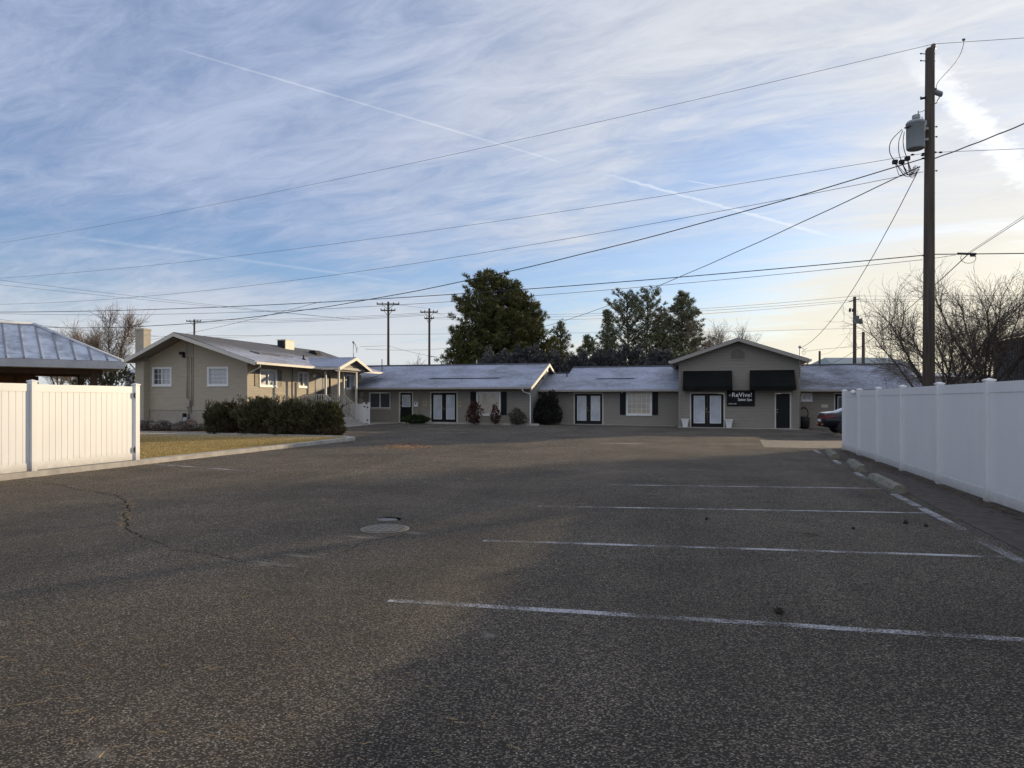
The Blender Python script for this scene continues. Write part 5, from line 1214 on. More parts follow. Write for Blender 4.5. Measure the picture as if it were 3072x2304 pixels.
def far_pole(px, D, ytop, r, label, arms, extra=None):
    ztop = P3(px, ytop, D)[2]; rt, p = pole_base('utility_pole', px, D, ztop, r, r * 0.75, label, 'utility poles behind the buildings')
    for y, half, mtl in arms:
        z = P3(px, y, D)[2]; hw = half / F * D
        mb = MB(); mb.box((-hw, -r - .1, z - .07), (hw, -r + .02, z + .07)); mb.bar((-hw * .55, -r - .05, z - .05), (0, -r - .03, z - .65), 0.05); mb.bar((hw * .55, -r - .05, z - .05), (0, -r - .03, z - .65), 0.05); ar = mb.build('crossarm', M_POLE, rt)
        for t in (-.95, -.5, .5, .95): 
            m_ = MB(); m_.lathe((hw * t, -r - .04, z + .07), [(0.03, 0), (0.07, .05), (0.05, .16)], 8); m_.build('insulator', M_PORC, ar)
    return rt
far_pole(1165, 85, 905, 0.17, 'far wooden pole with two crossarms, leftmost of the pair behind the left wing', [(913, 34, 0), (932, 22, 0)])
r2 = far_pole(1288, 85, 925, 0.16, 'far wooden pole beside the big pine, with a street lamp arm', [(937, 26, 0), (956, 14, 0)])
mb = MB(); z = P3(1288, 1072, 85)[2]; mb.tube([(0, -.1, z), (0.5, -.5, z + .1), (1.0, -.9, z - .2)], 0.04, 6); mb.build('lamp_arm', M_GALV, r2); mb = MB(); mb.lathe((1.1, -1.0, z - .4), [(0.06, .2), (0.2, 0.05), (0.16, -.05)], 10); mb.build('lamp_head', M_GALV, r2)
far_pole(583, 105, 958, 0.17, 'far wooden pole with one crossarm showing over the house ridge', [(964, 22, 0)])
r3 = far_pole(2564, 68, 890, 0.19, 'wooden pole with small grey transformer behind the right wing', [])
zt = P3(0, 958, 68)[2]
mb = MB(); mb.lathe((0.56, -.1, zt), [(0.16, -.45), (.17, 0), (.1, .07)], 14); mb.bar((0.0, -.1, zt - .05), (.45, -.1, zt - .05), .05); mb.build('transformer', M_TANKD, r3)
mb = MB(); mb.box((-.18, -.42, zt - .45), (.24, -.2, zt + .3)); mb.build('switch_box', M_TANKD, r3)
mb = MB(); z1 = P3(0, 927, 68)[2]; mb.lathe((-.5, -.1, z1 - .1), [(0.04, -.22), (.12, -.1), (.1, .1), (.04, .18)], 8); mb.lathe((-.3, -.2, z1 - .15), [(0.04, -.15), (.09, -.05), (.04, .1)], 8); mb.bar((-.5, -.1, z1), (0, -.1, z1), .05); mb.bar((-.6, -.1, z1 + .7), (.4, -.1, z1 + .95), .07); mb.build('fuse_cutout', M_DARK, r3)
far_pole(2590, 66, 995, 0.17, 'shorter plain wooden pole just right of the small transformer pole', [])
far_pole(2459, 62, 1053, 0.12, 'short plain stub pole showing over the right wing ridge', [])

# ------------------------------------------------------------------ wires
def wire(a, b_, mid, r, m, label, name='power_line', N=40, twist=0.0):
    A, B = P3(*a), P3(*b_); s_ = 0.0
    if mid:
        k = (mid[0] - 1536) / F; t = (k * A.y - A.x) / ((B.x - A.x) - k * (B.y - A.y)); t = min(.97, max(.03, t))
        q = A.lerp(B, t); zw = CAMH - (mid[1] - HZ) / F * q.y; s_ = (q.z - zw) / (4 * t * (1 - t))
    pts = []
    for i in range(N + 1):
        t = i / N; p = A.lerp(B, t) - Vector((0, 0, 4 * s_ * t * (1 - t)))
        if twist: p += Vector((0, 0, twist * math.sin(t * N * 1.3)))
        pts.append(p)
    o = MB(); o.tube([p - A for p in pts], r, 5)
    ob = o.build(name, m, None); ob.location = A; tag(ob, label, 'cable', 'overhead wires crossing the sky'); return ob
wire((2800, 132, PD), (-250, 765, 49), (1536, 424), 0.0065, M_WIRE, 'topmost thin wire running left from the top of the tall pole')
mbw = MB(); A = P3(2891, 119, 18.7); q = [P3(2891, 119, 18.7), P3(2890, 135, 18.7), P3(2880, 165, 18.75), P3(2860, 195, 18.8), P3(2830, 228, 18.85), P3(2812, 250, 18.9), P3(2808, 272, 18.95)]
mbw.curve([x_ - A for x_ in q], 0.008, 5); mbw.tube([Vector((-.03, 0, 0)), Vector((.03, 0, 0))], 0.03, 6)
o = mbw.build('tap_wire', M_WIRE, None); o.location = A; tag(o, 'curved thin tap wire looping from the top wire to the fuse on the tall pole', 'cable', 'overhead wires crossing the sky')
wire((2800, 132, PD), (3400, 92, 16.2), None, 0.0065, M_WIRE, 'thin wire leaving the top of the tall pole to the right')
wire((2778, 459, PD), (-250, 846, 46), (1536, 657), 0.0065, M_WIRE, 'second thin wire from the top, leaving the tall pole below the transformer')
wire((2806, 457, PD), (3400, 433, 16.2), None, 0.0065, M_WIRE, 'thin wire leaving the tall pole to the right at transformer foot height')
wire((2770, 515, PD), (-250, 911, 46), (1536, 744), 0.0075, M_WIRE, 'third thin wire from the top on the left side of the tall pole')
wire((2772, 475, PD), (-250, 936, 44), (1536, 812), 0.015, M_CABLE, 'thick black twisted cable sagging across the sky left of the tall pole', 'power_cable', 60, 0.006)
wire((2760, 500, PD), (1590, 990, 62), (2036, 832), 0.015, M_CABLE, 'black twisted cable dropping from the tall pole to the pines', 'power_cable', 50, 0.006)
wire((2752, 517, PD), (2405, 1042, 43.5), (2600, 800), 0.012, M_CABLE, 'black drop cable falling steeply from the tall pole to the salon mast', 'power_cable', 40, 0.005)
wire((2805, 475, PD), (3400, 225, 15), (3072, 371), 0.016, M_CABLE, 'thick black cable climbing to the right from the tall pole', 'power_cable', 30, 0.005)
wire((2768, 766, PD), (-250, 934, 36), (1571, 868), 0.013, M_CABLE, 'thick phone cable running left from low on the tall pole', 'phone_cable', 50)
wire((2768, 779, PD), (-250, 930, 36.5), (1591, 888), 0.007, M_CABLE, 'thin phone cable close below the thick one on the tall pole', 'phone_cable', 50)
wire((2802, 763, PD), (3400, 757, 17), None, 0.013, M_CABLE, 'phone cable leaving the tall pole to the right', 'phone_cable')
wire((2962 - 95, 765, 18.6), (2802, 775, PD), None, 0.006, M_CABLE, 'short thin phone wire spliced in just right of the tall pole', 'phone_cable', 6)
wire((2905, 762, 18.4), (2460, 1100, 62), (2700, 948), 0.012, M_CABLE, 'phone drop wire slanting down left behind the tall pole', 'phone_cable')
wire((2905, 762, 18.4), (3400, 440, 13), None, 0.007, M_CABLE, 'phone wire rising to the upper right from the splice', 'phone_cable')
wire((2899, 762, 18.45), (3400, 428, 13.1), None, 0.005, M_CABLE, 'thin partner of the phone wire rising to the upper right', 'phone_cable')
wire((962, 905, 29), (408, 1024, 60), (700, 971), 0.009, M_CABLE, 'drop wire slanting from the phone cable down behind the house chimney', 'phone_cable')
wire((-200, 925, 50), (820, 1006, 80), (145, 978), 0.012, M_WIRE, 'faint distant wire passing behind the pavilion and chimney')
for k, (ya, yb, ym) in enumerate(((961, 945, 958), (966, 949, 963), (971, 953, 967))):
    wire((583, ya - 2, 105), (1288, yb - 8, 85), (900, ym - 2), 0.018, M_WIRE, ['upper', 'middle', 'lower'][k] + ' of three distant wires between the house pole and the pine pole')
for k, (ya, yb) in enumerate(((940, 888), (952, 899), (956, 904))):
    wire((1300, ya, 85), (2564, yb, 68), (2300, 912 + k * 8), 0.014, M_WIRE, ['upper', 'middle', 'lower'][k] + ' of three distant wires passing behind the pines')
    wire((2564, yb, 68), (3300, yb - 6, 50), (3000, yb - 2), 0.012, M_WIRE, ['upper', 'middle', 'lower'][k] + ' of three distant wires right of the small transformer pole')
wire((440, 1009, 80), (2200, 995, 80), None, 0.014, M_WIRE, 'low distant wire crossing behind house and pines')
wire((2200, 995, 80), (3300, 968, 55), (2564, 985), 0.014, M_WIRE, 'low distant wire crossing behind the small transformer pole')
wire((1165, 1037, 85), (1082, 1040, 44), None, 0.012, M_CABLE, 'short drop wire from the porch mast to the far pole', 'phone_cable')
wire((1165, 1037, 85), (1400, 1080, 70), (1260, 1062), 0.014, M_CABLE, 'drop wire falling right from the two armed far pole', 'phone_cable')
wire((1095, 1047, 44.2), (1420, 1033, 75), (1250, 1050), 0.012, M_CABLE, 'drop wire from the porch mast past the far poles to the big pine', 'phone_cable')
wire((1182, 913, 85), (1280, 925, 85), None, 0.013, M_WIRE, 'short upper jumper wire between the two far poles')
wire((1300, 937, 85), (1410, 985, 70), (1350, 955), 0.013, M_WIRE, 'distant wire falling from the pine pole into the big pine')
wire((2555, 985, 68), (2462, 1063, 62), (2520, 1035), 0.012, M_WIRE, 'slack wire between the stub pole and the small transformer pole')
wire((2410, 1055, 62), (2770, 1047, 50), (2560, 1041), 0.012, M_CABLE, 'low phone cable behind the right wing and tall pole', 'phone_cable')
wire((-200, 815, 90), (1050, 957, 110), (400, 888), 0.018, M_WIRE, 'upper of two very faint far wires at the left edge')
wire((-200, 832, 90), (1000, 952, 110), (400, 896), 0.018, M_WIRE, 'lower of two very faint far wires at the left edge')

# splice box on the phone cable right of the pole
mb = MB(); A = P3(2905, 762, 18.4)
mb.tube([(-.28, 0, .01), (.2, 0, 0.0)], [0.03, 0.03], 8)
for k in range(5): mb.tube([(.05 + k * .03, 0, 0), (.06 + k * .03, 0, -.07)], 0.013, 5)
mb.tube([(0.18 * math.cos(a) * 1.1, 0, -0.1 + .14 * math.sin(a)) for a in lin(0.4, -3.6, 14)], 0.007, 5)
o = mb.build('cable_splice', M_CABLE, None); o.location = A; tag(o, 'black cable splice with looped wire hanging right of the tall pole', 'cable splice')

# ------------------------------------------------------------------ plants
def rv(r_, s_=1.0): 
    while True:
        v = Vector((r_.uniform(-1, 1), r_.uniform(-1, 1), r_.uniform(-1, 1)))
        if 0.01 < v.length < 1: return v.normalized() * s_
class Leaves:
    def __init__(s): s.v = []; s.f = []
    def blade(s, p, d, L, w_, r_):
        sd = d.cross(rv(r_)); 
        if sd.length < 1e-3: sd = d.orthogonal()
        sd = sd.normalized() * w_ / 2; b = len(s.v); q = p + d * L
        s.v += [tuple(p - sd * .5), tuple(p + sd * .5), tuple(p + d * L * .55 + sd), tuple(q), tuple(p + d * L * .55 - sd)]; s.f.append((b, b + 1, b + 2, b + 3, b + 4))
    def tri(s, p, d, L, w_, r_):
        sd = d.cross(rv(r_)); sd = (sd if sd.length > 1e-3 else d.orthogonal()).normalized() * w_ / 2; b = len(s.v)
        s.v += [tuple(p - sd), tuple(p + sd), tuple(p + d * L)]; s.f.append((b, b + 1, b + 2))
    def tuft(s, p, d, n, L, w_, r_, spread=0.7):
        for _ in range(n): s.blade(p, (d + rv(r_, spread)).normalized(), L * r_.uniform(.6, 1.15), w_, r_)
    def build(s, name, m, parent): return raw(name, s.v, s.f, m, parent)

def limb(mb, p, d, L, r0, r1, r_, n=5, wob=0.15, up=0.0, sides=5):
    pts = [p.copy()]; rad = [r0]; dd = d.copy()
    for i in range(n):
        dd = (dd + rv(r_, wob) + Vector((0, 0, up))).normalized(); pts.append(pts[-1] + dd * L / n); rad.append(r0 + (r1 - r0) * (i + 1) / n)
    mb.tube(pts, rad, sides, cap=False); return pts, dd

def tree_root(name, px, D, label, cat='tree', group=None, z=-0.1):
    p = P3(px, 0, D); return Root(name, (p.x, p.y, z), label, cat, group, rot=0.0, world=True)

def bare_tree(px, D, H_, stems, spread, seed, label, group='bare trees by the right fence', trunk_h=1.8, r0=0.15, dens=1.0, lean=0.0, m=M_TWIG, upb=0.05, twigr=0.0045, name='bare_tree', kid=1.0):
    r_ = random.Random(seed); rt = tree_root(name, px, D, label, group=group)
    tr = MB(); cr = MB()
    base, _ = limb(tr, Vector((0, 0, 0)), Vector((lean, 0, 1)).normalized(), trunk_h, r0, r0 * 0.75, r_, 4, 0.06, 0.02, 9)
    top = base[-1]
    for s_ in range(stems):
        a = 2 * math.pi * (s_ + r_.random() * .6) / stems
        tilt = spread * r_.uniform(.45, 1.1); d = Vector((math.cos(a) * tilt + lean * .5, math.sin(a) * tilt, 1)).normalized()
        L1 = (H_ - trunk_h) * r_.uniform(.62, .85)
        st_ = base[-1] if r_.random() < .6 else base[-2]
        p1, d1 = limb(tr, st_, d, L1, r0 * .5, r0 * .13, r_, 7, 0.13, upb * .3, 6)
        for i in range(2, len(p1)):
            for _ in range(max(1, int(round((1.2 + .55 * i) * dens)))):
                q = p1[i - 1].lerp(p1[i], r_.random()); fr_ = i / len(p1)
                ax = (p1[i] - p1[i - 1]).normalized(); d2 = (ax * .8 + rv(r_, .75) + Vector((math.cos(a) * .25, math.sin(a) * .25, upb))).normalized()
                L2 = kid * (H_ - trunk_h) * r_.uniform(.22, .42) * (1.1 - .4 * fr_)
                p2, d2e = limb(cr, q, d2, L2, r0 * .11, r0 * .04, r_, 6, 0.22, upb * .6, 4)
                for j in range(1, len(p2)):
                    for _ in range(2):
                        q3 = p2[j - 1].lerp(p2[j], r_.random()); d3 = ((p2[j] - p2[j - 1]).normalized() * .8 + rv(r_, .8) + Vector((0, 0, upb * 2))).normalized()
                        L3 = r_.uniform(.35, .9) * (H_ / 7) ; p3, _d = limb(cr, q3, d3, L3, max(twigr * 1.3, r0 * .03), twigr, r_, 3, 0.22, upb, 3)
                        for k in range(1, len(p3)):
                            if r_.random() < .85 * dens:
                                d4 = ((p3[k] - p3[k - 1]).normalized() * .8 + rv(r_, .7)).normalized(); limb(cr, p3[k], d4, L3 * r_.uniform(.3, .7), twigr, twigr * .6, r_, 2, .2, upb, 3)
    tr.build('trunk', M_BARK, rt); cr.build('crown', m, rt); return rt
bare_tree(2836, 28.5, 6.9, 9, 0.95, 21, 'bare fruit tree fanning out left and right of the tall pole', trunk_h=1.5, r0=0.13, lean=-0.12, dens=.85)
bare_tree(2893, 30.5, 5.4, 7, 0.7, 25, 'smaller bare forked tree between the pole and the shed', trunk_h=1.7, r0=0.12, dens=.5, lean=0.05)
bare_tree(2955, 28.0, 7.4, 8, 0.8, 33, 'bare tree with a leaning forked trunk in front of the shed edge', trunk_h=2.0, r0=0.13, lean=0.08, dens=.75)
bare_tree(3080, 30, 5.2, 4, 0.6, 39, 'bare tree at the right edge before the metal shed', trunk_h=1.8, r0=0.08, dens=.3)
bare_tree(326, 62, 10.0, 7, 0.24, 51, 'tall rounded tree with brown buds left of the chimney', group='distant bare trees', trunk_h=2.5, r0=0.16, dens=1.0, kid=.55, m=M_TWIGB, twigr=0.009, upb=0.09)
bare_tree(170, 70, 8.6, 6, 0.45, 57, 'pale bare tree above the pavilion roof, left one', group='distant bare trees', trunk_h=2.5, r0=0.14, dens=.8, m=M_TWIGB, twigr=0.011, upb=.12)
bare_tree(232, 72, 8.3, 6, 0.45, 59, 'pale bare tree above the pavilion hip, right one', group='distant bare trees', trunk_h=2.5, r0=0.14, dens=.8, m=M_TWIGB, twigr=0.011, upb=.12)
bare_tree(2150, 98, 12.8, 7, 0.5, 61, 'thin bare tree right of the pines above the salon gable', group='distant bare trees', trunk_h=3, r0=0.16, dens=.9, m=M_TWIGB, twigr=0.012, upb=.08)
for k, (px, h) in enumerate(((1235, 5.6), (1275, 5.9), (1325, 5.4))):
    bare_tree(px, 72, h, 7, 0.9, 70 + k, ['leftmost low bare shrub over the left wing ridge', 'middle low bare shrub over the left wing ridge', 'right low bare shrub against the foot of the big pine'][k], group='bare shrubs behind the left wing', trunk_h=1.0, r0=0.1, dens=.6, m=M_TWIGB, twigr=0.010)
bare_tree(2278, 98, 8.3, 3, 0.3, 77, 'wispy bare treetop just over the salon roof', group='distant bare trees', trunk_h=3, r0=0.08, dens=.4, twigr=0.010)

def conifer(px, D, ytop, env, seed, label, m, n_br=260, tl=0.36, tw=0.05, per=9, dens=1.0, base_z=1.0, trunk_r=0.25, lift=0.15, group='pines behind the salon building', name='pine_tree', stems=((0, 0),)):
    """env(t) -> radius in metres for t = 0 at base_z .. 1 at the top; stems: leaders offset in x"""
    r_ = random.Random(seed); rt = tree_root(name, px, D, label, group=group); ztop = P3(px, ytop, D)[2] + 0.1
    tr = MB(); lv = Leaves()
    for (sx, dz) in stems:
        zt = ztop + dz
        tr.tube([(sx * .3, 0, 0), (sx * .8, 0, zt * .4), (sx, 0, zt * .8), (sx, 0, zt - .2)], [trunk_r, trunk_r * .7, trunk_r * .35, .03], 8)
        nb = int(n_br / len(stems))
        for i in range(nb):
            t = (i + r_.random()) / nb; z = base_z + (zt - base_z) * t; L = env(t) * r_.uniform(.50, 1.16); a = r_.uniform(0, 2 * math.pi)
            # clumpiness: whole sectors are shorter here and there
            L *= 0.72 + 0.62 * (noise.noise(Vector((math.cos(a) * 1.5, math.sin(a) * 1.5, z * .55 + seed))) + .5)
            if L < .25: L = .25
            d = Vector((math.cos(a), math.sin(a), lift + .5 * t)).normalized()
            x0 = sx * (.5 + .5 * t); p, _ = limb(tr, Vector((x0, 0, z - L * lift * .4)), d, L, .05, .015, r_, 4, .10, .03, 4)
            nt = max(3, int(L * 5.5 * dens))
            for k in range(nt):
                s_ = 1 - (r_.random() ** 1.9) * .8; f_ = s_ * 4; i0 = min(3, int(f_)); q = p[i0].lerp(p[i0 + 1], min(1, f_ - i0)) + rv(r_, r_.random() * .42 * (1.2 - s_ * .5))
                lv.tuft(q, (d * .5 + Vector((0, 0, .7)) + rv(r_, .4)).normalized(), per, tl, tw, r_, .95)
        for k in range(6): lv.tuft(Vector((sx, 0, zt - .15 * k)), Vector((0, 0, 1)), per, tl, tw, r_, .6)
    tr.build('trunk', M_BARK, rt); lv.build('crown', m, rt); return rt
def env_big(t): return 4.3 * (1 - t) ** .50 * (0.55 + 0.45 * min(1, t * 4)) + .35
conifer(1455, 70, 822, lambda t: 0.45 + 3.0 * min(1, (1 - t) * 2.6) ** .7 * (1 + .35 * (1 - t)) * (1 if t > .12 else .9), 5, 'big dense dark green pine standing left of the others', L_PINE, 560, .42, .05, 9, 1.25, 1.0, .33, stems=((0, 0), (1.6, -.55)))
conifer(1552, 71, 868, lambda t: 0.4 + 3.1 * min(1, (1 - t) * 1.9) ** .75, 6, 'lower rounded pine joined to the right side of the big one', L_PINE, 430, .42, .05, 9, 1.25, .8, .28, stems=((0, 0), (1.5, -1.6)))
conifer(1370, 69, 1012, lambda t: 0.35 + 2.6 * (1 - t) ** .7, 8, 'low dark pine spreading at the left foot of the big one', L_PINE, 150, .42, .05, 8, 1.1, 1.0, .18)
conifer(1682, 74, 972, lambda t: 0.3 + 2.5 * (1 - t) ** .75, 9, 'small pale pine between the big one and the right group', L_PINE2, 170, .38, .045, 8, 1.0, 1.2, .18)
conifer(1822, 100, 935, lambda t: 0.3 + 2.9 * (1 - t) ** 1.0, 10, 'slender pointed pine leading the right hand group', L_PINE2, 260, .44, .06, 9, 1.1, 1.2, .15, lift=0.0)
conifer(1915, 104, 880, lambda t: 0.9 + 3.9 * min(1, (1 - t) * 3) ** .6 * (.75 + .25 * math.sin(t * 22) ** 2), 12, 'open layered pine with sky showing through, centre of the right group', L_PINE2, 300, .50, .055, 9, .85, 2.2, .2, lift=.25, stems=((-1.7, -.3), (1.4, 0.1)))
conifer(1762, 96, 1012, lambda t: .4 + 2.8 * (1 - t) ** .8, 17, 'lowest pale pine filling the dip left of the right hand group', L_PINE2, 200, .46, .06, 8, 1.0, 1.0, .15)
conifer(1985, 108, 932, lambda t: .5 + 3.4 * (1 - t) ** .7, 18, 'pine half hidden between the open pine and the right end pine', L_PINE2, 220, .50, .055, 8, .9, 1.4, .18)
conifer(2046, 102, 884, lambda t: 0.5 + 5.4 * (1 - t) ** .72, 14, 'pointed pine at the right end of the group', L_PINE2, 400, .50, .055, 9, .9, 1.4, .2, lift=0.02)

def shrub(px, D, zb_, rx, h, seed, label, m, group, n=1600, L=.3, w_=.05, name='shrub', cat='shrub', up=.5, core=True, py=None, stem_m=M_BARK, shape=2.2, uv=None, ry=None, per=4, shoots=0):
    r_ = random.Random(seed); rt = tree_root(name, px, D, label, cat, group, z=zb_)
    st_ = MB(); lv = Leaves(); ry = ry or rx
    for k in range(14):
        a = r_.uniform(0, 6.28); d = Vector((math.cos(a) * rx / h * .9, math.sin(a) * ry / h * .9, 1)).normalized(); limb(st_, Vector((math.cos(a) * rx * .12, math.sin(a) * ry * .12, 0)), d, h * r_.uniform(.6, .95), .02 + h * .008, .006, r_, 5, .15, .02, 4)
    for i in range(n):
        a = r_.uniform(0, 6.283); zc_ = r_.random(); c = (1 - abs(zc_ * 2 - .85) ** shape) if zc_ > .0 else 0; c = max(.15, c) ** .5
        rad = c * (1 - (r_.random() ** 2) * .65) * (.80 + .5 * noise.noise(Vector((math.cos(a) * 1.7, math.sin(a) * 1.7, zc_ * 2.5 + seed)))) 
        p = Vector((math.cos(a) * rx * rad, math.sin(a) * ry * rad, .03 * h + zc_ * h * (.9 + .25 * noise.noise(Vector((math.cos(a) * 2, math.sin(a) * 2, seed * 1.7)))))) 
        d = (Vector((math.cos(a), math.sin(a), 0)) * .7 + Vector((0, 0, up + zc_ * .6)) + rv(r_, .35)).normalized(); lv.tuft(p, d, per, L, w_, r_, .55)
    for i in range(shoots):
        a = r_.uniform(0, 6.283); q = r_.random() ** .5; p = Vector((math.cos(a) * rx * q * .95, math.sin(a) * ry * q * .95, h * r_.uniform(.72, .98))); d = (Vector((math.cos(a), math.sin(a), 0)) * .6 * q + Vector((0, 0, 1)) + rv(r_, .5)).normalized(); L_ = r_.uniform(.12, .34)
        for k in range(5): lv.tuft(p + d * L_ * k / 4, d, 3, L * .7, w_ * .8, r_, .6)
    st_.build('stems', stem_m, rt); lv.build('foliage', m, rt); return rt
# dark shrub belt behind the roofs
labs = ['grey purple shrub right behind the left wing ridge', 'rounded dusky shrub below the lower pine', 'dusky shrub under the small pale pine', 'dark shrub in the dip between the two roofs', 'dark shrub behind the middle wing vent pipe', 'broad dusky shrub under the open pine', 'dusky shrub under the pointed right pine', 'olive shrub tucked behind the salon gable']
for k, (px, yt, rx) in enumerate(((1490, 1050, 3.0), (1570, 1040, 2.8), (1650, 1052, 2.8), (1735, 1060, 2.6), (1810, 1045, 2.7), (1890, 1035, 3.0), (1975, 1040, 2.8), (2055, 1052, 2.2))):
    D = 63 + (k % 3); h = P3(px, yt, D)[2]; shrub(px, D, -.2, rx, h, 100 + k, labs[k], L_SHRUB if k < 7 else L_PINE2, 'dark shrubs behind the roofs', 2400, .42, .085, shape=3.2, per=5)
for k, (px, yt) in enumerate(((270, 1105), (355, 1098))):
    D = 50; h = P3(px, yt, D)[2]; shrub(px, D, 0, 1.9, h, 130 + k, ['dark twiggy shrub seen under the pavilion roof', 'olive shrub between the fence end and the chimney'][k], L_JUN, 'shrubs behind the left fence', 900, .3, .05)
# junipers before the house
jl = ['dark spreading juniper at the left end of the house row', 'frosty tipped juniper second from the left in the row', 'bushy juniper third from the left in the row', 'yellow green juniper at the right end of the row by the stairs']
for k, (px, D, rx, yt, m) in enumerate(((684, 32.6, 1.12, 1214, L_JUN), (790, 31.6, 1.10, 1202, L_JUN), (880, 31.2, 1.05, 1210, L_JUN), (968, 30.8, .95, 1212, L_JUN))):
    h = P3(px, yt, D)[2] - .05; shrub(px, D, .04, rx, h, 140 + k, jl[k], m, 'junipers in the bed before the house', 3000, .20, .032, up=.45, shape=7, name='juniper', per=5, ry=1.0, shoots=70)
shrub(1005, 30.6, .04, .36, 1.35, 149, 'narrow yellow green juniper edge beside the stairs', L_JUNY, 'junipers in the bed before the house', 700, .16, .03, name='juniper', shape=4)
tw = tree_root('bare_twig_shrub', 862, 31.4, 'bare twig clump sticking up out of the juniper row', 'shrub', z=.05)
mb = MB(); r_ = random.Random(9)
for k in range(26):
    d = Vector((r_.uniform(-.45, .45), r_.uniform(-.3, .3), 1)).normalized(); p, dd = limb(mb, Vector((r_.uniform(-.15, .15), 0, .9)), d, r_.uniform(.6, 1.05), .02, .007, r_, 4, .2, 0, 3)
    for j in (1, 2, 3): limb(mb, p[j], (dd + rv(r_, .7)).normalized(), .25, .006, .003, r_, 2, .2, 0, 3)
mb.build('twigs', M_TWIGB, tw)
for k, (px, D, rx) in enumerate(((440, 36.0, .75), (490, 35.6, .62), (560, 35.4, .75), (612, 35.2, .45))):
    shrub(px, D, .06, rx, .5 if k != 3 else .35, 160 + k, ['frosted heather mound at the foot of the chimney', 'small frosted heather mound below the left gable window', 'frosted heather mound by the gas meter', 'low frosted heather clump next to the first juniper'][k], L_HEATH, 'frosted heather mounds along the house', 900, .11, .035, name='heather', shape=2.5, per=4)
# plants along the left wing
shrub(1423, 45.3, gz(-15, 44) + .06, .58, 1.42, 170, 'tall dark red leaved shrub left of the curtained window', L_RED, 'shrubs along the salon wall', 700, .10, .05, shape=2.0, per=3)
shrub(1485, 45.0, gz(-14, 44) + .06, .34, 1.22, 171, 'narrow dark red shrub in front of the curtained window', L_RED, 'shrubs along the salon wall', 330, .10, .05, shape=2.0, per=3)
shrub(1553, 44.8, gz(-12, 44) + .06, .62, .98, 172, 'rounded frosty shrub near the white downspout', L_BUSHG, 'shrubs along the salon wall', 800, .10, .045, shape=2.6, per=3)
shrub(1645, 46.8, gz(-10, 46), 1.1, 2.05, 173, 'large dark shrub filling the corner between the wings', leafmat('dark_leaves', (0.018, 0.022, 0.016), (0.05, 0.05, 0.035)), 'shrubs along the salon wall', 2200, .13, .06, shape=3.5, per=4)
shrub(1250, 45.8, gz(-19, 44) + .05, 1.15, .52, 174, 'low spreading juniper between the two left wing doors', L_LOWJ, 'shrubs along the salon wall', 1300, .13, .03, shape=1.6, up=.1, name='juniper', per=4, ry=.5)
sp = tree_root('sapling', 1262, 46.0, 'leafless thin sapling rising from the low juniper', 'sapling', z=.05); mb = MB(); r_ = random.Random(4)
for bx_ in (0.0, -.18):
    p, dd = limb(mb, Vector((bx_, 0, 0)), Vector((0, 0, 1)), 2.05 + bx_, .014, .006, r_, 8, .03, 0, 5)
    for j in range(3, 9): 
        for s_ in (-1, 1): limb(mb, p[j - 1], Vector((s_ * r_.uniform(.3, .8), r_.uniform(-.3, .3), .8)).normalized(), .35, .006, .003, r_, 3, .15, 0, 3)
mb.build('stems', M_TWIG, sp)

# ------------------------------------------------------------------ loose stuff on the ground
def scatter(name, n, fn, m, L, w_, seed, curve=True, label=None, cat=None):
    r_ = random.Random(seed); vs = []; fs = []
    for _ in range(n):
        u, v = fn(r_); z = gz(u, v) + .006; a = r_.uniform(0, 6.28) if r_.random() < .5 else r_.gauss(0.5, .5); l = L * r_.uniform(.5, 1.3); d = Vector((math.cos(a), math.sin(a))); nrm = Vector((-d.y, d.x)) * w_ / 2; p = Vector((u, v)); b = len(vs)
        bend = Vector((-d.y, d.x)) * l * r_.uniform(-.15, .15)
        P_ = [p - d * l / 2, p + bend, p + d * l / 2]
        for i, q in enumerate(P_):
            k = .4 if i != 1 else 1
            for s_ in (-1, 1): qq = q + nrm * s_ * k; vs.append(tuple(W(qq.x, qq.y, z + (.004 if i == 1 else r_.random() * .01))))
        fs += [(b, b + 1, b + 3, b + 2), (b + 2, b + 3, b + 5, b + 4)]
    o = raw(name, vs, fs, m); tag(o, label, cat, kind='stuff'); return o
def near(r_):
    while True:
        px, py = r_.uniform(-100, 2000), 1340 + (r_.random() ** 2.0) * 950
        if r_.random() < (1 - px / 2600): return G(px, py)
scatter('pine_needles', 420, near, L_NEED, .10, .0035, 1, label='dry pine needles scattered over the left of the lot', cat='needles')
def pile(r_):
    return G(r_.gauss(1215, 38), r_.gauss(1340, 4.5))
scatter('fallen_leaves', 420, pile, L_DEAD, .13, .06, 2, label='orange pile of fallen leaves in the middle distance', cat='leaves')
def wide(r_):
    return G(r_.gauss(1100, 330), min(1600, max(1328, r_.gauss(1365, 38))))
scatter('fallen_leaves', 700, wide, L_DEAD, .10, .028, 3, label='loose leaves strewn across the middle of the lot', cat='leaves')
def crk(r_):
    px, py = r_.choice(((385, 1512), (395, 1516), (378, 1540), (380, 1555), (373, 1575))); return G(px + r_.gauss(0, 9), py + r_.gauss(0, 5))
scatter('pine_needles', 70, crk, L_NEED, .12, .007, 4, label='needles caught in the left crack', cat='needles')
def kb(r_):
    v = r_.uniform(9, 25.5); return (UK + abs(r_.gauss(0, .10)) + .02, v)
scatter('fallen_leaves', 500, kb, L_NEED, .06, .02, 5, label='leaf litter gathered along the left kerb', cat='leaves')
def fb(r_):
    v = r_.uniform(6, 25); return (4.22 - abs(r_.gauss(0, .13)), v)
scatter('leaf_litter', 1500, fb, leafmat('dark_litter', (0.04, 0.028, 0.02), (0.16, 0.11, 0.07)), .07, .03, 6, label='dark litter gathered along the foot of the right fence', cat='leaves')
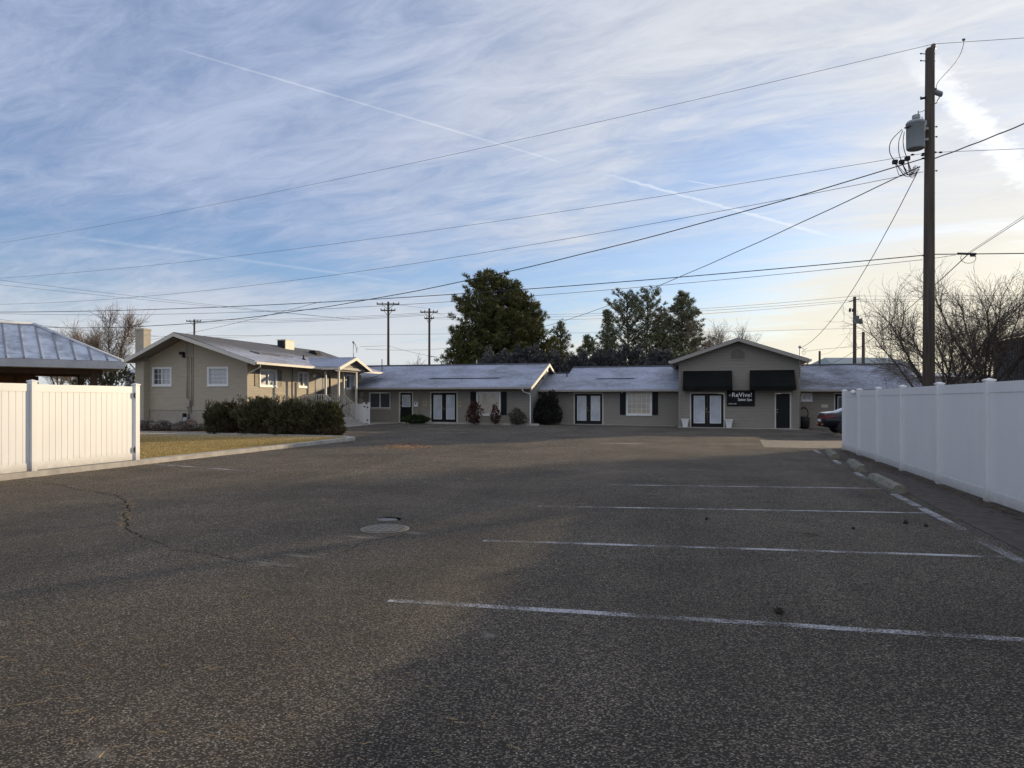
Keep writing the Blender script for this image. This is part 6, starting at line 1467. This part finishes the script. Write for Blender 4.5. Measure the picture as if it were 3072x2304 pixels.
# short lawn blades
r_ = random.Random(7); lv = Leaves()
for _ in range(42000):
    v = r_.uniform(14.6, 26.2); u = -13.8 - (r_.random() ** 1.4) * 13
    p = W(u, v, .085 + gz(u, v)); lv.tri(p, (Vector((0, 0, 1)) + rv(r_, .7)).normalized(), r_.uniform(.02, .05), .016, r_)
o = lv.build('lawn_grass', L_GRASS, None); tag(o, 'short dormant yellow grass blades on the lawn', 'grass', kind='stuff')
# pine cones on the right half of the lot
pc = None
for k, (px, py) in enumerate(((2338, 1842), (2717, 1572), (2778, 1581), (2120, 1560 + 0), (2560, 1588))):
    u, v = G(px, py); lab = ['dark pine cone beyond the nearest stall line', 'dark pine cone right of centre near the edge line', 'small dark cone closest to the edge line', 'small dark cone left of the others far off', 'small cone beside the fallen twig'][k]
    if pc is None:
        mb = MB(); mb.lathe((0, 0, .025), [(0.004, -.05), (.02, -.035), (.028, -.01), (.024, .02), (.006, .045)], 10, 'X'); rk = random.Random(2)
        for i in range(40):
            t = rk.uniform(-.04, .035); a = rk.uniform(0, 6.28); rr_ = .026 * (1 - abs(t) * 9) + .012; c = Vector((t, math.cos(a) * rr_, .025 + math.sin(a) * rr_)); mb.box(c - Vector((.006, .004, .004)), c + Vector((.006, .004, .004)))
        pc = mb.build('pine_cone', mat('cone_brown', (0.03, 0.02, 0.015), 0.9), None); q = pc
    else: q = pc.copy(); col.objects.link(q)
    q.location = W(u, v, .003 + gz(u, v)); q.rotation_euler = (0, 0, k * 1.3); s_ = (.75, .8, .55, .5, .45)[k]; q.scale = (s_, s_, s_); tag(q, lab, 'pine cone', 'pine cones on the lot')
mb = MB(); u, v = G(2432, 1606); r_ = random.Random(12)
mb.tube([(u - .25, v + .12, .02), (u - .05, v + .06, .012), (u + .08, v, .012), (u, v - .1, .012), (u - .15, v - .14, .015)], [.003, .006, .008, .006, .004], 5)
o = mb.build('fallen_twig', M_TWIG, org=(u, v, 0)); tag(o, 'curled fallen twig on the asphalt right of centre', 'twig')
for o in bpy.data.objects:
    if '_o' in o: del o['_o']
